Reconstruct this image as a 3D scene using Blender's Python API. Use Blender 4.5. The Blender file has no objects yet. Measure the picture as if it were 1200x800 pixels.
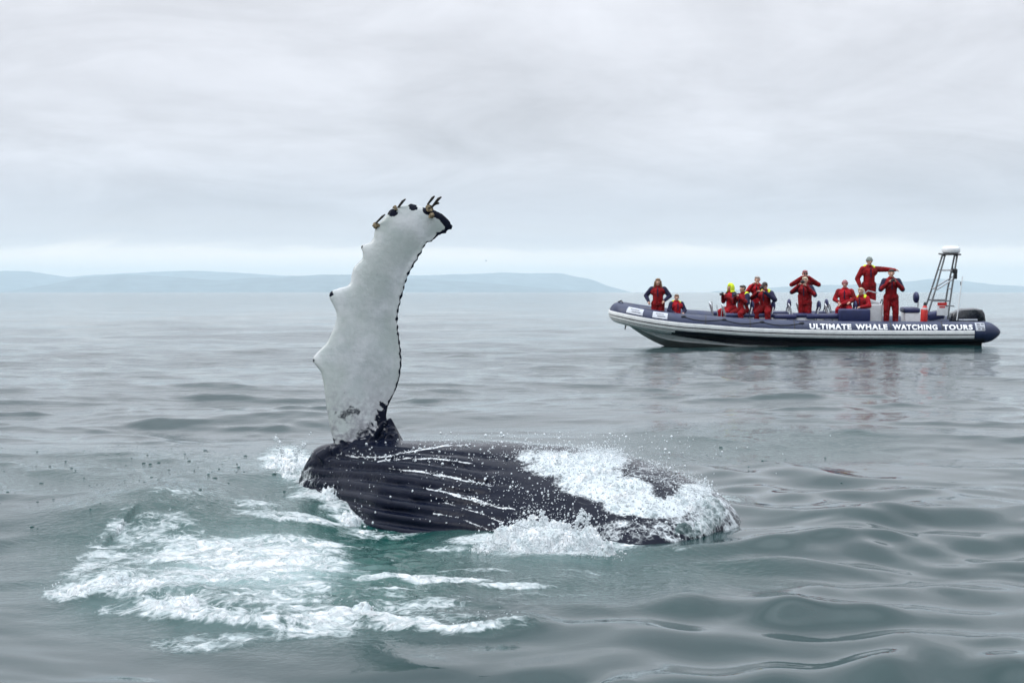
import bpy, bmesh, math, random
import numpy as np
from mathutils import Vector, Matrix, Euler

SC = bpy.context.scene
COL = SC.collection
R = math.radians
rng = np.random.default_rng(7)
random.seed(7)

# ------------------------------------------------------------------ camera
H = 1.8                      # eye height over the water
KF = 1.2                     # depth stretch of the traced shapes for a 60 mm lens
F = 2000.0                   # focal length in photo pixels (1200 wide)
HOR = 341.0
PITCH = math.atan((400.0 - HOR) / F)
cam_d = bpy.data.cameras.new("camera")
cam_d.lens = 60.0
cam_d.sensor_width = 36.0
cam_d.clip_start = 0.05
cam_d.clip_end = 150000.0
cam_d.dof.use_dof = True
cam_d.dof.focus_distance = 14.2
cam_d.dof.aperture_fstop = 9.0
cam = bpy.data.objects.new("camera", cam_d)
COL.objects.link(cam)
cam.location = (0, 0, H)
cam.rotation_euler = (R(90) - PITCH, 0, 0)
SC.camera = cam

# ------------------------------------------------------------------ world, sun, exposure
SUN_EL, SUN_AZ = R(42), R(258)          # azimuth clockwise from +Y: from the left, a little behind the camera
w = bpy.data.worlds.new("World")
SC.world = w
w.use_nodes = True
nt = w.node_tree
for n in list(nt.nodes):
    nt.nodes.remove(n)


def N(t, kind, **kw):
    n = t.nodes.new(kind)
    for k, v in kw.items():
        if k.startswith("_"):
            n.inputs[k[1:]].default_value = v
        else:
            setattr(n, k, v)
    return n


def math_node(t, op, a, b=None, clamp=False):
    n = t.nodes.new("ShaderNodeMath")
    n.operation = op
    n.use_clamp = clamp
    for i, v in enumerate((a, b)):
        if v is None:
            continue
        if isinstance(v, (int, float)):
            n.inputs[i].default_value = v
        else:
            t.links.new(v, n.inputs[i])
    return n.outputs[0]


def maprange(t, v, a, b, c=0.0, d=1.0, smooth=True):
    n = t.nodes.new("ShaderNodeMapRange")
    n.interpolation_type = 'SMOOTHSTEP' if smooth else 'LINEAR'
    t.links.new(v, n.inputs[0])
    n.inputs[1].default_value = a
    n.inputs[2].default_value = b
    n.inputs[3].default_value = c
    n.inputs[4].default_value = d
    return n.outputs[0]


def mixcol(t, fac, a, b):
    n = t.nodes.new("ShaderNodeMix")
    n.data_type = 'RGBA'
    for sock, v in ((n.inputs[0], fac), (n.inputs[6], a), (n.inputs[7], b)):
        if isinstance(v, (int, float)):
            sock.default_value = v
        elif isinstance(v, tuple):
            sock.default_value = v if len(v) == 4 else (*v, 1)
        else:
            t.links.new(v, sock)
    return n.outputs[2]


sky = N(nt, "ShaderNodeTexSky", sky_type='NISHITA', sun_disc=False)
sky.sun_elevation = SUN_EL
sky.sun_rotation = SUN_AZ
tc = N(nt, "ShaderNodeTexCoord")
sep = N(nt, "ShaderNodeSeparateXYZ")
nt.links.new(tc.outputs["Generated"], sep.inputs[0])
zz = math_node(nt, 'MAXIMUM', sep.outputs[2], 0.0)
den = math_node(nt, 'ADD', zz, 0.20)
cx = math_node(nt, 'DIVIDE', sep.outputs[0], den)
cy = math_node(nt, 'DIVIDE', sep.outputs[1], den)
comb = N(nt, "ShaderNodeCombineXYZ")
nt.links.new(cx, comb.inputs[0])
nt.links.new(cy, comb.inputs[1])
n1 = N(nt, "ShaderNodeTexNoise", _Scale=1.7, _Detail=7.0, _Roughness=0.55, _Distortion=0.8)
nt.links.new(comb.outputs[0], n1.inputs["Vector"])
n2 = N(nt, "ShaderNodeTexNoise", _Scale=5.0, _Detail=6.0, _Roughness=0.6, _Distortion=0.6)
nt.links.new(comb.outputs[0], n2.inputs["Vector"])
# the layer's lower edge wobbles with the clouds
wob = math_node(nt, 'MULTIPLY', math_node(nt, 'SUBTRACT', n1.outputs[0], 0.5), 0.020)
ze = math_node(nt, 'ADD', zz, wob)
ramp = N(nt, "ShaderNodeValToRGB")
nt.links.new(ze, ramp.inputs[0])
cr = ramp.color_ramp
cr.interpolation = 'EASE'
stops = [(0.0, (1.46, 1.34, 1.22)), (0.020, (1.44, 1.33, 1.22)), (0.030, (.82, .82, .87)), (0.050, (.72, .74, .81)),
         (0.095, (.78, .79, .85)), (0.165, (.84, .85, .91)), (0.25, (.80, .82, .885)), (0.40, (.78, .81, .885)), (0.55, (.96, 1.01, 1.10)), (0.76, (2.10, 2.22, 2.42)), (1.0, (2.95, 3.12, 3.40))]
cr.elements[0].position, cr.elements[0].color = stops[0][0], (*stops[0][1], 1)
cr.elements[1].position, cr.elements[1].color = stops[-1][0], (*stops[-1][1], 1)
for p, c in stops[1:-1]:
    e = cr.elements.new(p)
    e.color = (*c, 1)
var = math_node(nt, 'ADD', math_node(nt, 'MULTIPLY', math_node(nt, 'SUBTRACT', n1.outputs[0], 0.5), 0.75),
                math_node(nt, 'MULTIPLY', math_node(nt, 'SUBTRACT', n2.outputs[0], 0.5), 0.22))
fade = maprange(nt, zz, 0.010, 0.075)
gain = math_node(nt, 'MULTIPLY', math_node(nt, 'ADD', 1.0, math_node(nt, 'MULTIPLY', var, fade)), 10.0)
vm = N(nt, "ShaderNodeVectorMath", operation='SCALE')
nt.links.new(ramp.outputs[0], vm.inputs[0])
nt.links.new(gain, vm.inputs["Scale"])
skymix = mixcol(nt, 0.96, sky.outputs[0], vm.outputs[0])
bg = N(nt, "ShaderNodeBackground", _Strength=0.1)
nt.links.new(skymix, bg.inputs[0])
wo = N(nt, "ShaderNodeOutputWorld")
nt.links.new(bg.outputs[0], wo.inputs[0])

sun_d = bpy.data.lights.new("sun", 'SUN')
sun_d.energy = 1.4
sun_d.angle = R(30)
sun_d.color = (1.0, 0.97, 0.93)
sun = bpy.data.objects.new("sun", sun_d)
COL.objects.link(sun)
sdir = Vector((math.sin(SUN_AZ) * math.cos(SUN_EL), math.cos(SUN_AZ) * math.cos(SUN_EL), math.sin(SUN_EL)))
sun.rotation_euler = (-sdir).to_track_quat('-Z', 'Y').to_euler()

SC.view_settings.view_transform = 'Standard'
SC.view_settings.look = 'None'
SC.view_settings.exposure = 0.0
SC.view_settings.gamma = 1.0
SC.render.engine = 'CYCLES'
SC.cycles.max_bounces = 7
SC.cycles.volume_bounces = 4
SC.cycles.caustics_reflective = False
SC.cycles.caustics_refractive = False


# ------------------------------------------------------------------ helpers
def px(u, v, d):
    """world point at forward distance d seen at photo pixel (u, v); H and PITCH as the camera."""
    cx_, cy_ = (u - 600.0) / F, (400.0 - v) / F
    ca, sa = math.cos(PITCH), math.sin(PITCH)
    ry, rz = ca + cy_ * sa, -sa + cy_ * ca
    s = d / ry
    return Vector((cx_ * s, d, H + rz * s))


def ground(u, v):
    """world (x, y) of the level water at photo pixel (u, v)."""
    d = H * F / (v - HOR)
    return (u - 600.0) * d / F, d


def to_px(x, y, z):
    x, y, z = np.asarray(x), np.asarray(y), np.asarray(z)
    ca, sa = math.cos(PITCH), math.sin(PITCH)
    zc = z - H
    f = y * ca - zc * sa
    up = y * sa + zc * ca
    return 600 + F * x / f, 400 - F * up / f


_P = np.random.default_rng(3).permutation(4096)


def perlin(x, y, seed=0):
    x = np.asarray(x, float) + seed * 17.13
    y = np.asarray(y, float) + seed * 9.71
    xi, yi = np.floor(x).astype(np.int64), np.floor(y).astype(np.int64)
    xf, yf = x - xi, y - yi
    u = xf * xf * xf * (xf * (xf * 6 - 15) + 10)
    v = yf * yf * yf * (yf * (yf * 6 - 15) + 10)

    def g(a, b, dx, dy):
        hsh = _P[(_P[a & 4095] + b) & 4095] * (2 * math.pi / 4096)
        return np.cos(hsh) * dx + np.sin(hsh) * dy
    n00, n10 = g(xi, yi, xf, yf), g(xi + 1, yi, xf - 1, yf)
    n01, n11 = g(xi, yi + 1, xf, yf - 1), g(xi + 1, yi + 1, xf - 1, yf - 1)
    a = n00 + u * (n10 - n00)
    b = n01 + u * (n11 - n01)
    return 1.45 * (a + v * (b - a))


def fbm(x, y, octv=4, seed=0, rough=0.5, billow=False):
    s, a, t = 0.0, 1.0, 0.0
    for i in range(octv):
        n = perlin(x * 2 ** i, y * 2 ** i, seed + i)
        s = s + a * (1 - 2 * np.abs(n) if billow else n)
        t += a
        a *= rough
    return s / t


def sstep(a, b, x):
    t = np.clip((np.asarray(x, float) - a) / (b - a), 0, 1)
    return t * t * (3 - 2 * t)


def polydist(x, y, pts):
    """distance to a polyline and signed side (positive on its left)."""
    best = np.full(np.shape(x), 1e9)
    side = np.zeros(np.shape(x))
    for (x0, y0), (x1, y1) in zip(pts[:-1], pts[1:]):
        dx, dy = x1 - x0, y1 - y0
        L2 = dx * dx + dy * dy + 1e-12
        t = np.clip(((x - x0) * dx + (y - y0) * dy) / L2, 0, 1)
        d = np.hypot(x - x0 - t * dx, y - y0 - t * dy)
        s = (dx * (y - y0) - dy * (x - x0))
        m = d < best
        best = np.where(m, d, best)
        side = np.where(m, np.sign(s), side)
    return best, side


def tag(o, label=None, cat=None, group=None, kind=None):
    if label:
        o["label"] = label
    if cat:
        o["category"] = cat
    if group:
        o["group"] = group
    if kind:
        o["kind"] = kind
    return o


def empty(name, loc=(0, 0, 0), rot=(0, 0, 0)):
    o = bpy.data.objects.new(name, None)
    o.empty_display_size = 0.1
    o.location = loc
    o.rotation_euler = rot
    COL.objects.link(o)
    return o


def link(name, me, mat=None, parent=None):
    if mat is not None:
        for m in (mat if isinstance(mat, (list, tuple)) else [mat]):
            me.materials.append(m)
    o = bpy.data.objects.new(name, me)
    COL.objects.link(o)
    if parent is not None:
        o.parent = parent
    return o


def np_mesh(name, V, Fq, smooth=True):
    """mesh from numpy arrays; Fq is (n, 3) or (n, 4)."""
    me = bpy.data.meshes.new(name)
    V = np.asarray(V, np.float32)
    Fq = np.asarray(Fq, np.int32)
    k = Fq.shape[1]
    me.vertices.add(len(V))
    me.vertices.foreach_set("co", V.ravel())
    me.loops.add(Fq.size)
    me.loops.foreach_set("vertex_index", Fq.ravel())
    me.polygons.add(len(Fq))
    me.polygons.foreach_set("loop_start", np.arange(len(Fq), dtype=np.int32) * k)
    me.polygons.foreach_set("loop_total", np.full(len(Fq), k, np.int32))
    me.polygons.foreach_set("use_smooth", np.full(len(Fq), smooth, bool))
    me.update(calc_edges=True)
    return me


def attr(me, name, data):
    a = me.attributes.new(name, 'FLOAT', 'POINT')
    a.data.foreach_set("value", np.asarray(data, np.float32).ravel())


class MB:
    """collects simple shapes and links them as one mesh object."""

    def __init__(self):
        self.v, self.f = [], []

    def add(self, vs, fs):
        o = len(self.v)
        self.v += [tuple(p) for p in vs]
        self.f += [tuple(i + o for i in f) for f in fs]
        return self

    def box(self, c, s, rot=None, bev=0.0):
        b = min(bev, min(s) * 0.45)
        hx, hy, hz = s[0] / 2, s[1] / 2, s[2] / 2
        bm = bmesh.new()
        bmesh.ops.create_cube(bm, size=1.0)
        for p in bm.verts:
            p.co = Vector((p.co.x * s[0], p.co.y * s[1], p.co.z * s[2]))
        if b > 0:
            bmesh.ops.bevel(bm, geom=list(bm.edges), offset=b, segments=3, affect='EDGES', profile=0.5)
        M = Matrix.Translation(Vector(c)) @ (Euler(rot).to_matrix().to_4x4() if rot else Matrix())
        bm.verts.index_update()
        self.add([M @ p.co for p in bm.verts], [[q.index for q in fc.verts] for fc in bm.faces])
        bm.free()
        return self

    def tube(self, pts, r, n=8, caps=True):
        pts = [Vector(p) for p in pts]
        rs = r if isinstance(r, (list, tuple)) else [r] * len(pts)
        vs, fs = [], []
        prev = None
        for i, p in enumerate(pts):
            t = (pts[min(i + 1, len(pts) - 1)] - pts[max(i - 1, 0)]).normalized()
            a = Vector((0, 0, 1)) if abs(t.z) < 0.9 else Vector((1, 0, 0))
            if prev is not None:
                a = prev
            s = (a - t * a.dot(t)).normalized()
            prev = s
            q = t.cross(s)
            for k in range(n):
                an = 2 * math.pi * k / n
                vs.append(p + (s * math.cos(an) + q * math.sin(an)) * rs[i])
        for i in range(len(pts) - 1):
            for k in range(n):
                a, b = i * n + k, i * n + (k + 1) % n
                fs.append((a, b, b + n, a + n))
        if caps:
            fs.append(tuple(reversed(range(n))))
            fs.append(tuple(range((len(pts) - 1) * n, len(pts) * n)))
        return self.add(vs, fs)

    def lathe(self, c, prof, n=20, axis='Z'):
        vs, fs = [], []
        for (r, z) in prof:
            for k in range(n):
                an = 2 * math.pi * k / n
                p = Vector((r * math.cos(an), r * math.sin(an), z))
                if axis == 'Y':
                    p = Vector((p.x, p.z, p.y))
                elif axis == 'X':
                    p = Vector((p.z, p.x, p.y))
                vs.append(p + Vector(c))
        m = len(prof)
        for i in range(m - 1):
            for k in range(n):
                a, b = i * n + k, i * n + (k + 1) % n
                fs.append((a, b, b + n, a + n))
        fs.append(tuple(reversed(range(n))))
        fs.append(tuple(range((m - 1) * n, m * n)))
        return self.add(vs, fs)

    def ellipsoid(self, c, s, n=14, m=9, rot=None):
        vs, fs = [], []
        M = Euler(rot).to_matrix() if rot else Matrix.Identity(3)
        for i in range(m + 1):
            th = math.pi * (i + 0.001) / (m + 0.002)
            for k in range(n):
                an = 2 * math.pi * k / n
                vs.append(Vector(c) + M @ Vector((s[0] * math.sin(th) * math.cos(an), s[1] * math.sin(th) * math.sin(an), s[2] * math.cos(th))))
        for i in range(m):
            for k in range(n):
                a, b = i * n + k, i * n + (k + 1) % n
                fs.append((a, a + n, b + n, b))
        fs.append(tuple(range(n)))
        fs.append(tuple(reversed(range(m * n, m * n + n))))
        return self.add(vs, fs)

    def mesh(self, name, smooth=True):
        me = bpy.data.meshes.new(name)
        me.from_pydata([tuple(p) for p in self.v], [], self.f)
        bm = bmesh.new()
        bm.from_mesh(me)
        bmesh.ops.recalc_face_normals(bm, faces=list(bm.faces))
        bm.to_mesh(me)
        bm.free()
        if smooth:
            me.polygons.foreach_set("use_smooth", [True] * len(me.polygons))
            me.set_sharp_from_angle(angle=R(42))
        me.update()
        return me

    def build(self, name, mat, parent=None, smooth=True):
        return link(name, self.mesh(name, smooth), mat, parent)


# ------------------------------------------------------------------ materials
def material(name):
    m = bpy.data.materials.new(name)
    m.use_nodes = True
    t = m.node_tree
    return m, t, t.nodes["Principled BSDF"]


def simple(name, col, rough=0.5, var=0.12, scale=6.0, bump=0.0, metal=0.0, coat=0.0, bscale=30.0):
    """plain surface with a little uneven tone, scuff in the gloss and an optional fine relief."""
    m, t, b = material(name)
    tc_ = N(t, "ShaderNodeTexCoord")
    no = N(t, "ShaderNodeTexNoise", _Scale=scale, _Detail=5.0, _Roughness=0.6)
    t.links.new(tc_.outputs["Object"], no.inputs["Vector"])
    lo = tuple(c * (1 - var) for c in col)
    hi = tuple(min(1, c * (1 + var)) for c in col)
    f = maprange(t, no.outputs[0], 0.3, 0.7)
    t.links.new(mixcol(t, f, lo, hi), b.inputs["Base Color"])
    t.links.new(maprange(t, no.outputs[0], 0.25, 0.75, max(0.03, rough - 0.08), min(1, rough + 0.10)), b.inputs["Roughness"])
    b.inputs["Metallic"].default_value = metal
    if rough > 0.6:
        b.inputs["Specular IOR Level"].default_value = 0.2
    b.inputs["Coat Weight"].default_value = coat
    if bump > 0:
        nb = N(t, "ShaderNodeTexNoise", _Scale=bscale, _Detail=4.0)
        t.links.new(tc_.outputs["Object"], nb.inputs["Vector"])
        bp = N(t, "ShaderNodeBump", _Strength=1.0, _Distance=bump)
        t.links.new(nb.outputs[0], bp.inputs["Height"])
        t.links.new(bp.outputs[0], b.inputs["Normal"])
    return m


def attr_out(t, name):
    a = N(t, "ShaderNodeAttribute", attribute_name=name)
    return a.outputs["Fac"]


def foam_bsdf(t):
    b = N(t, "ShaderNodeBsdfPrincipled", _Roughness=0.65, _IOR=1.33)
    b.inputs["Base Color"].default_value = (0.58, 0.62, 0.63, 1)
    b.inputs["Specular IOR Level"].default_value = 0.3
    return b


def make_water():
    m, t, b = material("sea_water")
    out = t.nodes["Material Output"]
    geo = N(t, "ShaderNodeNewGeometry")
    foam, milk, turb, rough = (attr_out(t, k) for k in ("foam", "milk", "turb", "rough"))
    nz = N(t, "ShaderNodeTexNoise", _Scale=1.1, _Detail=5.0, _Roughness=0.6)
    t.links.new(geo.outputs["Position"], nz.inputs["Vector"])
    mk = math_node(t, 'MULTIPLY', milk, maprange(t, nz.outputs[0], 0.3, 0.62, 0.15, 0.9), clamp=True)
    deep = mixcol(t, nz.outputs[0], (0.003, 0.023, 0.025), (0.006, 0.034, 0.034))
    deep = mixcol(t, attr_out(t, "green"), deep, (0.002, 0.056, 0.046))
    t.links.new(mixcol(t, mk, deep, (0.26, 0.38, 0.38)), b.inputs["Base Color"])
    b.inputs["IOR"].default_value = 1.333
    t.links.new(rough, b.inputs["Roughness"])
    # fine ripples where the water is broken up
    nr = N(t, "ShaderNodeTexNoise", _Scale=16.0, _Detail=4.0, _Roughness=0.6, _Distortion=0.6)
    t.links.new(geo.outputs["Position"], nr.inputs["Vector"])
    bp = N(t, "ShaderNodeBump", _Distance=0.022)
    t.links.new(turb, bp.inputs["Strength"])
    t.links.new(nr.outputs[0], bp.inputs["Height"])
    mp = N(t, "ShaderNodeMapping")
    mp.inputs["Scale"].default_value = (0.55, 1.0, 1.0)
    t.links.new(geo.outputs["Position"], mp.inputs["Vector"])
    nf = N(t, "ShaderNodeTexNoise", _Scale=1.9, _Detail=6.0, _Roughness=0.58, _Distortion=0.4)
    t.links.new(mp.outputs[0], nf.inputs["Vector"])
    bp2 = N(t, "ShaderNodeBump", _Distance=0.20)
    t.links.new(attr_out(t, "chop"), bp2.inputs["Strength"])
    t.links.new(nf.outputs[0], bp2.inputs["Height"])
    # small dents where drops rain back
    mr = N(t, "ShaderNodeMapping")
    mr.inputs["Scale"].default_value = (1.0, 0.45, 0.0)
    t.links.new(geo.outputs["Position"], mr.inputs["Vector"])
    vr = N(t, "ShaderNodeTexVoronoi", feature='F1', _Scale=8.0)
    t.links.new(mr.outputs[0], vr.inputs["Vector"])
    sc_ = N(t, "ShaderNodeSeparateColor")
    t.links.new(vr.outputs["Color"], sc_.inputs[0])
    dent = math_node(t, 'MULTIPLY', maprange(t, vr.outputs["Distance"], 0.03, 0.26, 1.0, 0.0), maprange(t, sc_.outputs[0], 0.45, 1.0))
    bp3 = N(t, "ShaderNodeBump", _Distance=0.035)
    t.links.new(attr_out(t, "rain"), bp3.inputs["Strength"])
    t.links.new(dent, bp3.inputs["Height"])
    t.links.new(bp.outputs[0], bp3.inputs["Normal"])
    t.links.new(bp3.outputs[0], bp2.inputs["Normal"])
    t.links.new(bp2.outputs[0], b.inputs["Normal"])
    # foam: a ragged mask with bubble lace
    warp = N(t, "ShaderNodeTexNoise", _Scale=3.0, _Detail=3.0)
    t.links.new(geo.outputs["Position"], warp.inputs["Vector"])
    wv = N(t, "ShaderNodeVectorMath", operation='MULTIPLY_ADD')
    t.links.new(warp.outputs["Color"], wv.inputs[0])
    wv.inputs[1].default_value = (0.35, 0.55, 0)
    t.links.new(geo.outputs["Position"], wv.inputs[2])
    n1_ = N(t, "ShaderNodeTexNoise", _Scale=2.3, _Detail=9.0, _Roughness=0.66, _Distortion=0.5)
    t.links.new(wv.outputs[0], n1_.inputs["Vector"])
    vo = N(t, "ShaderNodeTexVoronoi", feature='DISTANCE_TO_EDGE', _Scale=7.0)
    t.links.new(wv.outputs[0], vo.inputs["Vector"])
    vo2 = N(t, "ShaderNodeTexVoronoi", feature='DISTANCE_TO_EDGE', _Scale=17.0)
    t.links.new(wv.outputs[0], vo2.inputs["Vector"])
    lace = math_node(t, 'ADD', maprange(t, vo.outputs["Distance"], 0.0, 0.16, 1.0, 0.0), maprange(t, vo2.outputs["Distance"], 0.0, 0.2, 0.6, 0.0))
    val = math_node(t, 'ADD', math_node(t, 'MULTIPLY', foam, 1.0),
                    math_node(t, 'MULTIPLY', math_node(t, 'SUBTRACT', n1_.outputs[0], 0.5), 1.7))
    val = math_node(t, 'ADD', val, math_node(t, 'MULTIPLY', math_node(t, 'MULTIPLY', lace, foam), 0.28))
    n9 = N(t, "ShaderNodeTexNoise", _Scale=11.0, _Detail=6.0, _Roughness=0.65, _Distortion=0.8)
    t.links.new(wv.outputs[0], n9.inputs["Vector"])
    val = math_node(t, 'ADD', val, math_node(t, 'MULTIPLY', math_node(t, 'SUBTRACT', n9.outputs[0], 0.5), 0.9))
    mask = maprange(t, val, 0.47, 0.92)
    mask = math_node(t, 'MULTIPLY', mask, maprange(t, foam, 0.06, 0.25))
    fb = foam_bsdf(t)
    thick = maprange(t, math_node(t, 'ADD', val, math_node(t, 'MULTIPLY', math_node(t, 'SUBTRACT', n9.outputs[0], 0.5), 1.2)), 0.6, 1.5)
    t.links.new(mixcol(t, thick, (0.40, 0.47, 0.48), (0.76, 0.78, 0.79)), fb.inputs["Base Color"])
    bf = N(t, "ShaderNodeBump", _Strength=1.0, _Distance=0.05)
    t.links.new(val, bf.inputs["Height"])
    t.links.new(bf.outputs[0], fb.inputs["Normal"])
    mx = N(t, "ShaderNodeMixShader")
    t.links.new(mask, mx.inputs[0])
    t.links.new(b.outputs[0], mx.inputs[1])
    t.links.new(fb.outputs[0], mx.inputs[2])
    t.links.new(mx.outputs[0], out.inputs["Surface"])
    return m


def make_foam():
    m, t, b = material("white_water")
    b.inputs["Base Color"].default_value = (0.86, 0.89, 0.90, 1)
    b.inputs["Roughness"].default_value = 0.6
    b.inputs["IOR"].default_value = 1.33
    b.inputs["Subsurface Weight"].default_value = 0.0
    geo = N(t, "ShaderNodeNewGeometry")
    no = N(t, "ShaderNodeTexNoise", _Scale=55.0, _Detail=5.0, _Roughness=0.7)
    t.links.new(geo.outputs["Position"], no.inputs["Vector"])
    no2 = N(t, "ShaderNodeTexNoise", _Scale=9.0, _Detail=4.0, _Roughness=0.6)
    t.links.new(geo.outputs["Position"], no2.inputs["Vector"])
    t.links.new(mixcol(t, maprange(t, no2.outputs[0], 0.35, 0.65), (0.48, 0.55, 0.57), (0.76, 0.78, 0.79)), b.inputs["Base Color"])
    nl = N(t, "ShaderNodeTexNoise", _Scale=34.0, _Detail=5.0, _Roughness=0.7, _Distortion=0.6)
    t.links.new(geo.outputs["Position"], nl.inputs["Vector"])
    t.links.new(maprange(t, nl.outputs[0], 0.34, 0.56, 0.45, 1.0), b.inputs["Alpha"])
    bp = N(t, "ShaderNodeBump", _Strength=0.8, _Distance=0.012)
    t.links.new(no.outputs[0], bp.inputs["Height"])
    t.links.new(bp.outputs[0], b.inputs["Normal"])
    return m


def make_drop(name, col, rough):
    m, t, b = material(name)
    b.inputs["Base Color"].default_value = (*col, 1)
    b.inputs["Roughness"].default_value = rough
    b.inputs["IOR"].default_value = 1.333
    return m


def make_whale():
    m, t, b = material("whale_skin")
    pig, film = attr_out(t, "pigment"), attr_out(t, "film")
    geo = N(t, "ShaderNodeNewGeometry")
    n1_ = N(t, "ShaderNodeTexNoise", _Scale=5.0, _Detail=6.0, _Roughness=0.6)
    n2_ = N(t, "ShaderNodeTexNoise", _Scale=26.0, _Detail=4.0, _Roughness=0.6)
    n3_ = N(t, "ShaderNodeTexNoise", _Scale=2.2, _Detail=3.0)
    for n in (n1_, n2_, n3_):
        t.links.new(geo.outputs["Position"], n.inputs["Vector"])
    white = mixcol(t, maprange(t, n1_.outputs[0], 0.35, 0.65), (0.42, 0.455, 0.455), (0.62, 0.64, 0.645))
    white = mixcol(t, math_node(t, 'MULTIPLY', maprange(t, n3_.outputs[0], 0.42, 0.62), 0.45), white, (0.33, 0.38, 0.34))
    gr = math_node(t, 'MULTIPLY', attr_out(t, "grey_mottle"), maprange(t, math_node(t, 'ADD', n1_.outputs[0], math_node(t, 'MULTIPLY', n2_.outputs[0], 0.6)), 0.6, 1.0))
    white = mixcol(t, gr, white, (0.15, 0.15, 0.17))
    white = mixcol(t, math_node(t, 'MULTIPLY', maprange(t, n2_.outputs[0], 0.68, 0.76), 0.55), white, (0.12, 0.13, 0.12))
    black = mixcol(t, n1_.outputs[0], (0.0020, 0.0036, 0.0105), (0.0055, 0.0082, 0.019))
    black = mixcol(t, math_node(t, 'MULTIPLY', maprange(t, n2_.outputs[0], 0.60, 0.72), 0.18), black, (0.045, 0.05, 0.062))
    edge = math_node(t, 'ADD', pig, math_node(t, 'MULTIPLY', math_node(t, 'SUBTRACT', n2_.outputs[0], 0.5), 0.55))
    pm = maprange(t, edge, 0.30, 0.70)
    colr = mixcol(t, pm, white, black)
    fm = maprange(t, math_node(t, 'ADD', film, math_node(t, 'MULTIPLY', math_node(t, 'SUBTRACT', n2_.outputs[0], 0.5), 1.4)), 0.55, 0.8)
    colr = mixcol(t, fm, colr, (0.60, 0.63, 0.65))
    wash = attr_out(t, "wash")
    nw = N(t, "ShaderNodeTexNoise", _Scale=7.0, _Detail=8.0, _Roughness=0.68, _Distortion=0.7)
    t.links.new(geo.outputs["Position"], nw.inputs["Vector"])
    vw = N(t, "ShaderNodeTexVoronoi", feature='DISTANCE_TO_EDGE', _Scale=22.0)
    t.links.new(geo.outputs["Position"], vw.inputs["Vector"])
    wv_ = math_node(t, 'ADD', wash, math_node(t, 'MULTIPLY', math_node(t, 'SUBTRACT', nw.outputs[0], 0.5), 1.7))
    wv_ = math_node(t, 'ADD', wv_, math_node(t, 'MULTIPLY', math_node(t, 'MULTIPLY', maprange(t, vw.outputs["Distance"], 0.0, 0.2, 1.0, 0.0), wash), 0.3))
    wm = math_node(t, 'MULTIPLY', maprange(t, wv_, 0.5, 1.0), maprange(t, wash, 0.05, 0.25))
    colr = mixcol(t, wm, colr, mixcol(t, nw.outputs[0], (0.40, 0.46, 0.48), (0.68, 0.71, 0.72)))
    t.links.new(colr, b.inputs["Base Color"])
    b.inputs["IOR"].default_value = 1.36
    t.links.new(maprange(t, pig, 0.3, 0.7, 0.45, 0.11), b.inputs["Specular IOR Level"])
    t.links.new(maprange(t, n1_.outputs[0], 0.3, 0.7, 0.07, 0.20), b.inputs["Roughness"])
    bp = N(t, "ShaderNodeBump", _Strength=0.6, _Distance=0.006)
    t.links.new(n2_.outputs[0], bp.inputs["Height"])
    t.links.new(bp.outputs[0], b.inputs["Normal"])
    return m


M = {}
M['water'] = make_water()
M['foam'] = make_foam()
M['drop_white'] = make_drop("white_droplet", (0.60, 0.64, 0.66), 0.35)
M['drop_dark'] = make_drop("water_droplet", (0.010, 0.050, 0.048), 0.05)
M['whale'] = make_whale()
M['barnacle'] = simple("barnacle_shell", (0.17, 0.135, 0.085), 0.8, 0.75, 40, 0.006, bscale=80)
M['barnacle_dark'] = simple("barnacle_stalk", (0.022, 0.018, 0.016), 0.45, 0.3, 40)
M['navy'] = simple("navy_tube_fabric", (0.013, 0.023, 0.066), 0.42, 0.18, 3.0, 0.002)
M['dark_navy'] = simple("dark_navy_rubber", (0.010, 0.013, 0.024), 0.45, 0.2, 4.0)
M['strake'] = simple("white_rubber_strake", (0.80, 0.81, 0.80), 0.5, 0.08, 5.0)
M['letter'] = simple("white_lettering", (0.85, 0.86, 0.87), 0.5, 0.04, 5.0)
M['patch'] = simple("grey_white_patch", (0.52, 0.55, 0.60), 0.5, 0.08, 9.0)
M['mark'] = simple("grey_print", (0.16, 0.17, 0.20), 0.5, 0.1, 9.0)
M['hull'] = simple("white_gelcoat", (0.70, 0.73, 0.73), 0.30, 0.10, 1.6, coat=0.3)
M['hull_low'] = simple("grey_lower_hull", (0.42, 0.46, 0.46), 0.45, 0.2, 2.5)  # greyer tone for the hull below the chine
M['deck'] = simple("grey_deck", (0.15, 0.16, 0.17), 0.7, 0.2, 8.0, 0.003)
M['steel'] = simple("stainless_tube", (0.50, 0.51, 0.52), 0.30, 0.1, 12.0, metal=0.75)
M['steel_dark'] = simple("weathered_alloy_tube", (0.17, 0.18, 0.19), 0.42, 0.2, 12.0, metal=0.5)
M['cushion'] = simple("navy_vinyl", (0.016, 0.022, 0.085), 0.4, 0.2, 7.0, 0.002)
M['white'] = simple("white_plastic", (0.74, 0.76, 0.77), 0.4, 0.06, 7.0)
M['black'] = simple("black_plastic", (0.012, 0.012, 0.014), 0.38, 0.2, 14.0)
M['cowl'] = simple("dark_engine_cowl", (0.018, 0.020, 0.026), 0.22, 0.2, 5.0, coat=0.5)
M['red_gloss'] = simple("red_paint", (0.55, 0.025, 0.02), 0.35, 0.1, 9.0)
M['suit'] = simple("red_survival_suit", (0.20, 0.004, 0.007), 0.75, 0.40, 5.0, 0.05, bscale=11)
M['suit2'] = simple("bright_red_survival_suit", (0.32, 0.006, 0.013), 0.75, 0.35, 5.0, 0.05, bscale=11)
M['suit_navy'] = simple("navy_suit_fabric", (0.014, 0.014, 0.045), 0.66, 0.25, 6.0, 0.02, bscale=11)
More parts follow.
